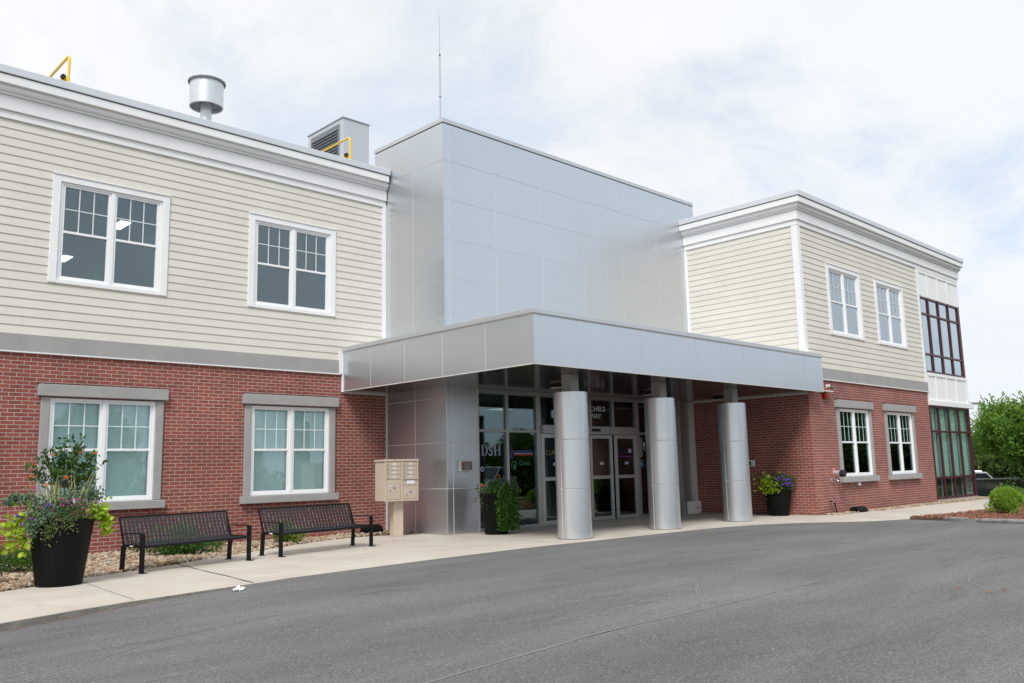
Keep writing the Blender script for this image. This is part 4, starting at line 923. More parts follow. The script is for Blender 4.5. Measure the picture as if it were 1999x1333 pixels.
def bait(x, y, w_, d_, h, label, ang=0):
    t = thing('bait_box', (x, y, 0), label, 'plastic box', 'black plastic boxes at the wall foot'); M_ = Matrix.Translation((x, y, 0)) @ Matrix.Rotation(ang, 4, 'Z')
    b = MB(); b.box(-w_/2, w_/2, -d_/2, d_/2, 0, h*.55, M=M_); b.build('base', BLACKP, t)
    b = MB()
    P = [(-w_/2, -d_/2), (w_/2, -d_/2), (w_/2, d_/2), (-w_/2, d_/2)]; n = 0
    b.v += [tuple(M_ @ Vector((x_, y_, h*.56))) for x_, y_ in P]+[tuple(M_ @ Vector((x_*.86, y_*.7, h))) for x_, y_ in P]
    for f_ in ((0, 1, 5, 4), (1, 2, 6, 5), (2, 3, 7, 6), (3, 0, 4, 7), (4, 5, 6, 7), (3, 2, 1, 0)): b.f.append(f_); b.mi.append(0)
    for k_ in (-.3, 0, .3): b.box(w_*k_-.01, w_*k_+.01, -d_*.33, d_*.33, h*.97, h+.012, M=M_)
    bevel(b.build('lid', BLACKP, t), .012, 2)
bait(27.95, 12.74, .62, .30, .17, 'squat black plastic box on gravel below the nearer right window', R(-4))
bait(13.55, 19.55, .52, .34, .24, 'black plastic box on the stones behind the right end of the far bench', R(5))

# ------------------------------------------------------------------ mailbox cluster
mbx = thing('mailbox_cluster', (13.45, 18.3, 0), 'beige pedestal mailbox unit with eight numbered doors beside the grey panels', 'mailbox')
mbx.rotation_euler = (0, 0, R(-10)); O = (0, 0, 0)
class _L: pass
def lmb(b_, name, mt, parent, bev=None):
    ob = b_.build(name, mt, None, origin=(0, 0, 0)); ob.parent = parent; ob.location = (0, 0, 0)
    if bev: bevel(ob, *bev)
    return ob
b = MB(); b.box(-.475, .475, -.28, .28, .90, 1.90); body = lmb(b, 'cabinet', BEIGE, mbx, (.008, 1))
b = MB(); b.box(-.50, .50, -.315, .30, 1.902, 1.955); lmb(b, 'hood', BEIGE, mbx, (.01, 2))
b = MB(); b.box(-.13, .13, -.13, .13, .02, .90); b.box(-.20, .20, -.17, .17, 0, .02); lmb(b, 'pedestal', BEIGE, mbx, (.008, 1))
b = MB(); b.box(-.475, .475, -.305, -.281, .90, .935); b.box(-.475, -.44, -.305, -.281, .936, 1.899); b.box(.44, .475, -.305, -.281, .936, 1.899); b.box(-.02, .02, -.305, -.281, .936, 1.899); lmb(b, 'door_frame', BEIGE, mbx)
k_ = 0
for cxm, num in ((-.23, (1, 2, 3, 4)), (.23, (5, 6, 7, 8))):
    for i in range(4):
        z1 = 1.885-i*.108; b = MB(); b.box(cxm-.2, cxm+.2, -.298, -.283, z1-.1, z1); dr = lmb(b, 'mail_door', BEIGE2, mbx, (.003, 1))
        b = MB(); b.box(cxm-.01, cxm+.07, -.301, -.2985, z1-.078, z1-.02); lmb(b, 'number_plate', LABELW, dr)
        o_ = text_mb(str(num[i]), 0, 0, 0, .045, LABELB, None, name='number', M=Matrix.Translation((cxm+.015, -.3025, z1-.07))); o_.parent = dr
        b = MB(); b.lathe((0, 0, 0), [(.015, 0), (.015, .01)], 12, M=Matrix.Translation((cxm-.155, -.298, z1-.05)) @ Q); lmb(b, 'lock', BRASS, dr)
for cxm, z0, z1 in ((-.23, .95, 1.40), (.23, .95, 1.285)):
    b = MB(); b.box(cxm-.2, cxm+.2, -.298, -.283, z0, z1); dr = lmb(b, 'parcel_door', BEIGE2, mbx, (.003, 1))
    zc = z1-.17
    b = MB(); b.box(cxm-.12, cxm-.05, -.301, -.2985, zc, zc+.07); lmb(b, 'key_label', LABELW, dr)
    b = MB(); b.lathe((0, 0, 0), [(.018, 0), (.018, .012)], 12, M=Matrix.Translation((cxm-.085, -.301, zc+.035)) @ Q); b.lathe((0, 0, 0), [(.013, 0), (.013, .012)], 12, M=Matrix.Translation((cxm-.085, -.298, zc-.07)) @ Q); lmb(b, 'lock', BRASS, dr)
    b = MB(); b.box(cxm+.0, cxm+.05, -.301, -.2985, zc-.02, zc+.02); lmb(b, 'number_plate', LABELB, dr)
b = MB(); b.box(.03, .43, -.298, -.283, 1.30, 1.44); dr = lmb(b, 'outgoing_mail_door', BEIGE2, mbx, (.003, 1))
b = MB(); b.box(.15, .36, -.301, -.2985, 1.33, 1.42); lmb(b, 'mail_notice', LABELW, dr)
b = MB(); b.box(.03, .44, -.325, -.283, 1.445, 1.46); lmb(b, 'mail_slot_hood', BEIGE, dr)

# ------------------------------------------------------------------ benches
def make_bench(L, loc, ang, label):
    t = thing('park_bench', loc, label, 'bench', 'black slatted metal benches against the brick wall'); t.rotation_euler = (0, 0, ang)
    prof = [(.02, .455), (.06, .468), (.30, .455), (.47, .445), (.53, .47), (.57, .55), (.64, .72), (.72, .925)]    # y, z along seat and back
    ns = 27
    def slatpiece(i0, i1, name):
        b = MB()
        for k in range(ns):
            xc = .03+(L-.06)*(k+.5)/ns; w_ = .028
            pr = prof[i0:i1+1]; n = len(b.v)
            for y_, z_ in pr: b.v += [(xc-w_, y_, z_), (xc+w_, y_, z_), (xc+w_, y_+.004, z_-.012), (xc-w_, y_+.004, z_-.012)]
            for j in range(len(pr)-1):
                for e in range(4): b.f.append((n+4*j+e, n+4*j+(e+1) % 4, n+4*j+4+(e+1) % 4, n+4*j+4+e)); b.mi.append(0)
            b.f.append((n+3, n+2, n+1, n)); m_ = n+4*(len(pr)-1); b.f.append((m_, m_+1, m_+2, m_+3)); b.mi += [0, 0]
        return lmb(b, name, SLATM, t)
    slatpiece(0, 4, 'seat'); slatpiece(4, 7, 'backrest')
    b = MB(); b.tube([(.0, .0, .445), (L, .0, .445)], .026, 10); lmb(b, 'front_rail', BLACK, t)
    b = MB(); b.tube([(.0, .745, .935), (L, .745, .935)], .018, 8); b.tube([(0, .56, .46), (L, .56, .46)], .018, 8); lmb(b, 'back_rail', BLACK, t)
    for x_ in (0, L):
        b = MB(); w_ = .035
        b.extr([(0, -.03, 0), (0, .03, 0), (0, .03, .66), (0, -.03, .64)], (x_-w_, 0, 0), (x_+w_, 0, 0)); b.box(x_-.05, x_+.05, -.11, .04, .0, .012); lmb(b, 'leg', BLACK, t, (.008, 2))
        b = MB(); b.extr([(0, .57, 0), (0, .63, 0), (0, .60, .46), (0, .54, .46)], (x_-w_, 0, 0), (x_+w_, 0, 0)); b.box(x_-.05, x_+.05, .54, .68, .0, .012); lmb(b, 'leg', BLACK, t, (.008, 2))
        b = MB(); b.extr([(0, -.035, .645), (0, -.02, .675), (0, .08, .682), (0, .62, .672), (0, .62, .655), (0, .06, .66)], (x_-.03, 0, 0), (x_+.03, 0, 0)); lmb(b, 'armrest', BLACK, t, (.006, 2))
        b = MB(); b.box(x_-.02, x_+.02, .03, .56, .425, .475); b.extr([(0, .54, .46), (0, .58, .46), (0, .745, .935), (0, .72, .935)], (x_-.015, 0, 0), (x_+.015, 0, 0)); lmb(b, 'side_frame', BLACK, t)
    b = MB(); b.box(-.026, -.0205, .24, .34, .44, .462); lmb(b, 'maker_plate', LABELW, t)
    return t
make_bench(2.26, (5.92, 15.42, 0), R(11.5), 'black slatted metal bench nearer the tall flower planter')
make_bench(2.50, (8.88, 15.98, 0), R(9.5), 'black slatted metal bench next to the beige mailboxes')

# ------------------------------------------------------------------ foliage helpers
def rdir(up=.3):
    v = Vector((random.gauss(0, 1), random.gauss(0, 1), random.gauss(0, 1))).normalized(); v.z += up; return v.normalized()
def clump(b, c, rad, n, L, W, up=.3, shell=.5, fold=.2, droop=0):
    c = Vector(c)
    for i in range(n):
        d = rdir(0); k = (shell+(1-shell)*random.random())
        p = c+Vector((d.x*rad[0]*k, d.y*rad[1]*k, d.z*rad[2]*k))
        dd = (d+Vector((random.gauss(0, .5), random.gauss(0, .5), random.gauss(0, .5)+up-droop))).normalized()
        s_ = random.uniform(.7, 1.3)
        b.leaf(p, dd, rdir(.8), L*s_, W*s_, fold)
def make_tree(name, loc, H, cr, label, cat, group, lm, nclump, nleaf, trunk_h, lf=(.16, .10), tr=.12, seed=1, vase=0.):
    random.seed(seed); t = thing(name, loc, label, cat, group); x, y, z = loc
    b = MB(); b.tube([(x, y, z-.1), (x+.03, y, z+trunk_h*.5), (x, y+.02, z+trunk_h), (x+.05, y, z+H*.8)], tr, 10, r1=tr*.25)
    tips = []
    for i in range(nclump):
        a_ = 2.4*i+random.uniform(-.4, .4); k = (i+.5)/nclump; zc_ = z+trunk_h+(H-trunk_h)*(k**.9)*.93
        rr = cr*(math.sin(math.pi*min(1, (k*.86+.14)))**.6)*random.uniform(.45, .95)
        if vase: rr = cr*(.12+.88*math.sin(math.pi*min(1, k*.72+.12)))*random.uniform(.4, 1.0)
        tips.append(Vector((x+rr*math.cos(a_), y+rr*math.sin(a_), zc_)))
    for tp in tips[::2]:
        b0 = Vector((x, y, z+max(trunk_h*.7, (tp.z-z)*.55))); mid = (b0+tp)/2+Vector((0, 0, .1*H*.3)); b.tube([b0, mid, tp], tr*.35, 6, r1=tr*.08)
    b.build('trunk', WOOD, t, smooth=60)
    b = MB()
    for tp in tips:
        s_ = random.uniform(.13, .25)*cr
        clump(b, tp, (s_*1.15, s_*1.15, s_*.7), nleaf, lf[0], lf[1], up=.15, shell=.3)
        for j in range(nleaf//10):   # straggling sprays
            d = rdir(.35); 
            for q_ in range(4): b.leaf(tp+d*s_*(1.0+.18*q_), (d+rdir(0)*.6).normalized(), rdir(.8), lf[0], lf[1], .2)
    b.build('crown', lm, t)
    return t
# ------------------------------------------------------------------ planters
def planter_pot(name, c, rb, rt, h, label):
    t = thing(name, (c[0], c[1], 0), label, 'planter', None)
    b = MB(); b.lathe((c[0], c[1], 0), [(rb*.97, .0), (rb, .015), (rb+(rt-rb)*.5, h*.5), (rt, h-.03), (rt+.012, h-.015), (rt+.008, h), (rt-.03, h), (rt-.04, h-.09), (0, h-.09)], 56, cap=False); b.build('pot', BLACKP, t, smooth=35)
    b = MB(); b.lathe((c[0], c[1], h-.085), [(rt-.042, 0), (rt*.5, .03), (0, .04)], 24, cap=False); b.build('soil', SOIL, t)
    return t
C1 = (4.46, 14.93); H1 = 1.0
p1 = planter_pot('flower_planter', C1, .335, .465, H1, 'tall black planter with orange flowering shrub and mixed trailing plants by the sidewalk joint')
# direction helpers seen from camera: right-hand vector and towards-camera vector
def cam_axes(c):
    v = Vector((c[0], c[1])).normalized(); return Vector((v.y, -v.x, 0)), Vector((-v.x, -v.y, 0))
RT, TC = cam_axes(C1); U = Vector((0, 0, 1)); c1 = Vector((C1[0], C1[1], H1))
def P(rx, tc, z): return c1+RT*rx+TC*tc+U*z
random.seed(21)
b = MB(); st = MB()
st.tube([P(0, 0, -.1), P(.02, 0, .35), P(.0, 0, .62)], .02, 8, r1=.012)
tips = [(-.02, .0, 1.22, 26), (.18, .05, 1.18, 22), (-.28, .0, .95, 20), (-.42, .05, .80, 14), (.05, .1, .85, 22), (.30, .0, .95, 22), (.42, .05, .80, 14), (-.12, .1, .72, 18), (.2, .1, .68, 22), (.33, .0, .62, 16), (.36, 0, 1.02, 12), (-.2, 0, 1.08, 14), (.12, .0, 1.02, 18), (-.36, .0, .62, 9), (-.08, 0, .95, 16)]
for tx, ty, tz, nl in tips:
    tip = P(tx*1.12, ty, tz*.96+.04); base = P(tx*.15, 0, .5); mid = (tip+base)/2+U*.05
    st.tube([base, mid, tip], .010, 6, r1=.004)
    for i in range(int(nl*2.5)):
        k = random.uniform(.5, 1.12); q_ = base.lerp(tip, k) + Vector((random.gauss(0, .035), random.gauss(0, .035), random.gauss(0, .03)))
        b.leaf(q_, rdir(.35), rdir(1), random.uniform(.08, .13), random.uniform(.035, .055), .25)
st.build('stems', WOOD, p1, smooth=60); b.build('shrub_leaves', L_DARK, p1)
b = MB()
for tx, ty, tz in ((-.18, .12, 1.02), (.22, .1, 1.05), (.42, .06, 1.04), (-.43, .06, .86), (-.46, .06, .68), (.02, .12, .66), (.06, .14, .66), (-.25, .1, .56)):
    q_ = P(tx, ty, tz)
    for i in range(7): b.leaf(q_, (RT*random.uniform(-1, 1)+rdir(.2)*.5).normalized(), rdir(1), .045, .022, .3)
b.build('orange_flowers', F_OR, p1)
b = MB()
for cx_, n_, l0 in ((-.14, 32, .88), (.27, 20, .86), (-.45, 7, .70), (.52, 8, .70), (.05, 5, .6)):
    for i in range(n_):
        base = P(cx_*.6+random.gauss(0, .04), random.uniform(-.1, .1), 0.02); sp = random.gauss(0, .13)+cx_*.5
        d = (U+RT*sp+TC*random.gauss(0, .12)).normalized(); L_ = l0*random.uniform(.6, 1.05)
        mid = base+d*L_*.55; tip = base+d*L_+RT*sp*.12-U*.03*abs(sp)
        wv = (RT*1+TC*.3).normalized()*.008; n = len(b.v)
        b.v += [tuple(base-wv), tuple(base+wv), tuple(mid-wv*1.2), tuple(mid+wv*1.2), tuple(tip)]
        b.f += [(n, n+1, n+3, n+2), (n+2, n+3, n+4)]; b.mi += [0, 0]
b.build('spike_grass', L_SPIKE, p1)
b = MB()
for tx, ty, tz, s_ in ((-.33, .38, .02, .17), (-.40, .40, -.12, .15), (-.50, .1, .34, .12), (-.66, .05, .35, .10), (-.74, .05, .30, .07), (-.3, .15, .26, .16), (.36, .1, .34, .15), (.46, .05, .38, .12), (.1, .15, .34, .16), (.15, -.1, .50, .12), (-.1, .2, .2, .16), (-.2, .35, .08, .14)):
    q_ = P(tx, ty, tz)
    for i in range(110):
        p_ = q_+Vector((random.gauss(0, .5)*s_, random.gauss(0, .5)*s_, random.gauss(0, .45)*s_)); b.leaf(p_, rdir(.3), rdir(.6), .045, .04, .5)
b.build('kale', L_KALE, p1)
b = MB()
for i in range(2600):
    a_ = random.uniform(0, 6.28); rr = random.uniform(.0, .52); q_ = c1+Vector((rr*math.cos(a_), rr*math.sin(a_), random.uniform(-.02, .30)*(1-rr*.9)+.02))
    b.leaf(q_, rdir(.4), rdir(1), random.uniform(.03, .06), .014, .2)
b.build('filler_leaves', L_MID, p1)
b = MB()
for tx, ty, tz, n_ in ((-.10, .46, -.08, 130), (.05, .46, -.02, 90), (-.18, .45, -.20, 80), (.12, .44, -.08, 40), (-.28, .42, -.05, 60)):
    for i in range(n_):
        b.leaf(P(tx+random.gauss(0, .055), ty+random.gauss(0, .02), tz+random.gauss(0, .06)), rdir(-.1), rdir(.5), .04, .022, .2)
b.build('trailing_leaves', L_OLIVE, p1)
b = MB()
for tx, ty, tz, n_, sx in ((.52, .05, .10, 70, .09), (.58, .05, .0, 26, .06), (.60, .05, -.12, 22, .05), (.44, .12, .16, 40, .09), (-.56, .1, .06, 26, .10), (-.62, .1, -.12, 24, .08), (-.56, .12, -.28, 20, .07), (-.62, .12, -.02, 22, .08), (-.48, .12, -.36, 12, .04), (-.42, .1, .18, 14, .08), (.62, .05, .12, 8, .05)):
    for i in range(n_):
        d = (TC*.6+RT*(.5 if tx > 0 else -.5)+rdir(-.2)*.8-U*.3).normalized()
        s_ = .9 if tx > 0 and tz > .05 else 1.35
        b.leaf(P(tx+random.gauss(0, sx), ty+random.gauss(0, .05), tz+random.gauss(0, .07)), d, rdir(1)+TC, random.uniform(.07, .11)*s_, random.uniform(.055, .08)*s_, .12)
b.build('lime_vine', L_LIME, p1)
def flowers(pts, mt, parent, r_, name, np_=9):
    b = MB()
    for q_ in pts:
        for i in range(np_): b.leaf(q_, rdir(.2), rdir(1), r_, r_*.8, .3)
    return b.build(name, mt, parent)
flowers([P(random.gauss(.05, .22), .25+random.random()*.15, random.uniform(.02, .36)) for i in range(30)]+[P(-.45+random.random()*.12, .1, .42+random.random()*.1) for i in range(6)], F_PK, p1, .022, 'pink_flowers')
flowers([P(-.40, .42, .05), P(-.54, .3, -.03), P(-.46, .35, .14), P(-.58, .2, .08), P(-.66, .15, .02), P(-.64, .15, .08), P(-.22, .35, .24), P(-.19, .35, .25), P(-.62, .2, .1)], F_PU, p1, .034, 'purple_flowers', 12)

C2 = (15.32, 16.55)
p2 = planter_pot('flower_planter', C2, .30, .42, 1.03, 'black planter with ivy spilling down its right side before the entrance glass')
RT, TC = cam_axes(C2); c1 = Vector((C2[0], C2[1], 1.03)); random.seed(5)
b = MB()
for i in range(3200):
    k = random.random(); tx = .12+.26*k**.5+random.gauss(0, .12); z_ = -1.0*random.random()**.9+.1
    if tx < -.02-.1*z_: tx = abs(tx)+.05
    b.leaf(P(tx, .42*math.cos(min(1.3, abs(tx)*2.2))+random.uniform(-.02, .07)+.08*z_, z_), (TC*.45+rdir(-.35)).normalized(), rdir(.8), random.uniform(.055, .09), random.uniform(.045, .075), .12)
for i in range(1500):
    b.leaf(P(random.gauss(.12, .20), random.uniform(-.3, .4), random.uniform(.02, .34)*random.random()+.02), rdir(.4), rdir(.8), random.uniform(.05, .08), random.uniform(.04, .06), .15)
for j in range(3):
    for i in range(14): b.leaf(P(-.22-.12*j+random.gauss(0, .02)-.012*i*(j == 2), .35, -.05-.03*i*(1-.5*(j == 2))), rdir(-.3), rdir(.8), .045, .04, .12)
b.build('ivy', leaf_mat('ivy_leaf', (.050, .135, .020), .5, .15), p2)
b = MB()
for i in range(500): b.leaf(P(-.22+random.gauss(0, .09), .2+random.gauss(0, .08), .10+random.gauss(0, .07)), rdir(.4), rdir(1), .04, .012, .2)
b.build('silver_filler', L_GREY, p2)
flowers([P(.10, .1, .44), P(-.35, .3, .22)], F_OR, p2, .05, 'orange_flowers', 10)
flowers([P(.12, .2, .30), P(.14, .2, .25)], F_PU, p2, .045, 'purple_flowers', 10)
flowers([P(.16, .25, .20), P(.20, .25, .22), P(.32, .2, .12)], F_LP, p2, .04, 'pale_pink_flowers', 10)

C3 = (25.24, 14.08)
p3 = planter_pot('flower_planter', C3, .31, .44, .92, 'black planter with lime vine and purple petunias against the shaded brick return')
RT, TC = cam_axes(C3); c1 = Vector((C3[0], C3[1], .92)); random.seed(9)
b = MB()
for i in range(4200):
    a_ = random.uniform(0, 6.28); rr = .62*random.random()**.5
    q_ = c1+Vector((rr*math.cos(a_)*.8, rr*math.sin(a_), random.uniform(-.14, .46)*(1-.65*rr)))
    if q_.x > 25.66: continue
    b.leaf(q_, rdir(.4), rdir(1), random.uniform(.035, .07), .02, .2)
b.build('petunia_leaves', leaf_mat('petunia_leaf', (.055, .105, .030), .35, .2), p3)
b = MB()
for i in range(230): b.leaf(P(-.30+random.gauss(0, .13), .38+random.gauss(0, .08), random.gauss(.08, .15)), (TC+rdir(-.2)).normalized(), rdir(1), random.uniform(.08, .12), random.uniform(.06, .09), .12)
for i in range(60): b.leaf(P(-.15+random.gauss(0, .1), .42+random.gauss(0, .05), random.gauss(-.10, .05)), (TC+rdir(-.2)).normalized(), rdir(1), random.uniform(.08, .12), random.uniform(.06, .09), .12)
b.build('lime_vine', L_LIME, p3)
b = MB()
for i in range(70):
    d = (U+rdir(0)*.75).normalized(); base = c1+Vector((0, 0, .2)); L_ = random.uniform(.3, .5); wv = RT*.005; n = len(b.v); m_ = base+d*L_*.6; e = base+d*L_-U*.06
    if e.x > 25.68: continue
    b.v += [tuple(base-wv), tuple(base+wv), tuple(m_+wv), tuple(m_-wv), tuple(e)]; b.f += [(n, n+1, n+2, n+3), (n+3, n+2, n+4)]; b.mi += [0, 0]
b.build('grass_plumes', mat('reddish_plume', (.16, .085, .06), .8), p3)
flowers([P(random.gauss(.18, .22), .42+random.random()*.1, random.uniform(-.02, .30)) for i in range(26)], F_PU, p3, .045, 'purple_flowers', 11)

# ------------------------------------------------------------------ shrubs on the gravel
def shrub(name, loc, rad, n, lm, label, lf=(.06, .035), seed=1, up=.3, group=None, sprigs=0, stem=True):
    random.seed(seed); t = thing(name, loc, label, 'shrub', group); x, y, z = loc
    b = MB()
    for k in range(9):
        c_ = (x+random.gauss(0, .38)*rad[0], y+random.gauss(0, .38)*rad[1], z+rad[2]*random.uniform(.35, 1.1))
        clump(b, c_, (rad[0]*.5, rad[1]*.5, rad[2]*.5), n//9, lf[0], lf[1], up=up, shell=.35)
    for k in range(sprigs):
        a_ = random.uniform(0, 6.28); d = Vector((math.cos(a_)*.35, math.sin(a_)*.35, 1)).normalized(); L_ = rad[2]*random.uniform(1.6, 2.6)
        for j in range(14): b.leaf(Vector((x, y, z))+d*L_*(j/13)+Vector((random.gauss(0, rad[0]*.12), 0, 0)), rdir(.5), rdir(1), lf[0], lf[1]*.7, .2)
    if name == 'round_shrub': clump(b, (x, y, z+.40), (.41, .41, .33), 3400, .055, .028, up=.4, shell=.75)
    b.v = [(vx, vy, max(vz, z+.005)) for vx, vy, vz in b.v]
    b.build('foliage', lm, t)
    if stem:
        b = MB()
        for k in range(7):
            a_ = k*.9; b.tube([(x, y, z-.02), (x+rad[0]*.35*math.cos(a_), y+rad[1]*.35*math.sin(a_), z+rad[2]*.9)], .012, 5, r1=.005)
        b.build('stems', WOOD, t)
    return t
shrub('low_shrub', (7.75, 18.15, 0), (.85, .45, .22), 3600, L_SHRUB, 'broad low green shrub on the stones behind the nearer bench', seed=3, sprigs=0)
shrub('tall_sprig_shrub', (8.1, 18.9, 0), (.42, .3, .42), 1300, L_YG, 'upright yellow green shrub seen through the slats of the nearer bench', seed=4, sprigs=14)
shrub('low_shrub', (10.6, 18.95, 0), (.48, .42, .36), 2600, L_YG, 'rounded yellow green shrub behind the bench by the mailboxes', seed=5, sprigs=5)
shrub('boxwood', (4.55, 17.3, 0), (.62, .5, .30), 4200, leaf_mat('boxwood_leaf', (.065, .15, .02), .35, .2), 'dense bright green boxwood left of the tall planter', (.04, .025), seed=6)
shrub('rose_shrub', (3.55, 15.75, 0), (.42, .42, .34), 1500, L_MID, 'loose dark green shrub with reddish leaves at the left photo edge', (.06, .035), seed=8)
# mulch island planting
shrub('round_shrub', (27.5, 8.2, .07), (.44, .44, .40), 3000, leaf_mat('spirea_leaf', (.19, .34, .035), .35, .25), 'round bright lime green shrub standing on the red mulch', (.05, .026), seed=12)
shrub('barberry', (29.3, 7.85, .07), (.35, .3, .22), 1200, L_RED, 'small dark burgundy shrub on the mulch right of the lime shrub', (.05, .03), seed=13)
shrub('corner_plants', (40.2, 11.7, -.1), (.95, .6, .42), 1500, leaf_mat('corner_leaf', (.11, .20, .045), .35, .25), 'pale green bushy plants at the foot of the building right corner', (.10, .05), seed=14, sprigs=6)

# ------------------------------------------------------------------ trees
make_tree('maple_tree', (46.7, 12.45, -1.3), 5.5, 2.6, 'large bright green leafy tree at the right photo edge beyond the building', 'tree', None, L_TREE, 150, 160, 2.9, (.14, .085), .13, seed=31, vase=1)
wt = make_tree('woodland_tree', (78, 22.5, -1.9), 5.9, 3.6, 'mid green tree rising behind the parked cars beside the building corner', 'tree', 'trees edging the car park', L_WOOD, 80, 230, .8, (.30, .20), .2, seed=33)
for i, (x, y, z, s_, lb) in enumerate(((85, 25.0, -2.2, 1.1, 'pale green tree just right of the building corner in the tree row'),
                                       (92, 21.5, -2.4, 1.25, 'tree in the distant row seen left of the large bright tree'),
                                       (98, 26.0, -2.4, 1.2, 'farthest hazy tree in the row behind the cars'))):
    o = copy_tree(wt, loc=(x, y, z)); o.rotation_euler = (0, 0, 1.7*(i+1)); o.scale = (s_*1.1, s_*1.1, s_); o['label'] = lb
# trees across the car park, behind and beside the photographer: seen only as reflections in glass and metal
rt = make_tree('car_park_tree', (24, -34, -.3), 8.0, 3.6, 'green tree across the forecourt mirrored in the window glass', 'tree', 'trees across the forecourt seen only as reflections', L_WOOD, 60, 330, 1.8, (.27, .19), .16, seed=35)
for i, (x, y, s_) in enumerate(((8, -34, .55), (35, -30, .55), (38, -9, .52), (42.5, -8, .55), (46, -13, .62), (50, -11, .6), (54, -17, .66), (48, -19, .62), (58, -14, .68), (40, -14, .55), (52, -24, .6), (56, -2, .85), (61, 2.5, .9), (60, -8, .9), (66, -3, .95), (68, 3, 1.0), (72, -9, 1.0), (50, -34, .8), (-8, -32, .6))):
    o = copy_tree(rt, loc=(x, y, -.3 if x < 45 else -1.6)); o.rotation_euler = (0, 0, 1.3*i); o.scale = (s_*1.2, s_*1.2, s_)
# far wood
random.seed(77); b = MB()
for k in range(420):
    a_ = R(random.uniform(-50, 62)); d_ = random.uniform(118, 165); x, y = d_*math.cos(a_), d_*math.sin(a_)
    clump(b, (x, y, -2+random.uniform(0, 3.6)), (4.5, 4.5, 2.6), 60, 1.1, .8, shell=.4)
for k in range(150):
    a_ = R(random.uniform(-175, -50)); d_ = random.uniform(90, 130); x, y = d_*math.cos(a_), d_*math.sin(a_)
    clump(b, (x, y, -2+random.uniform(0, 4.5)), (6, 6, 3), 60, 1.2, .9, shell=.4)
tag(b.build('far_wood', leaf_mat('far_leaf', (.075, .115, .045), .35, .15)), kind='stuff', label='distant band of green woodland closing the view beyond the car park', cat='woodland')

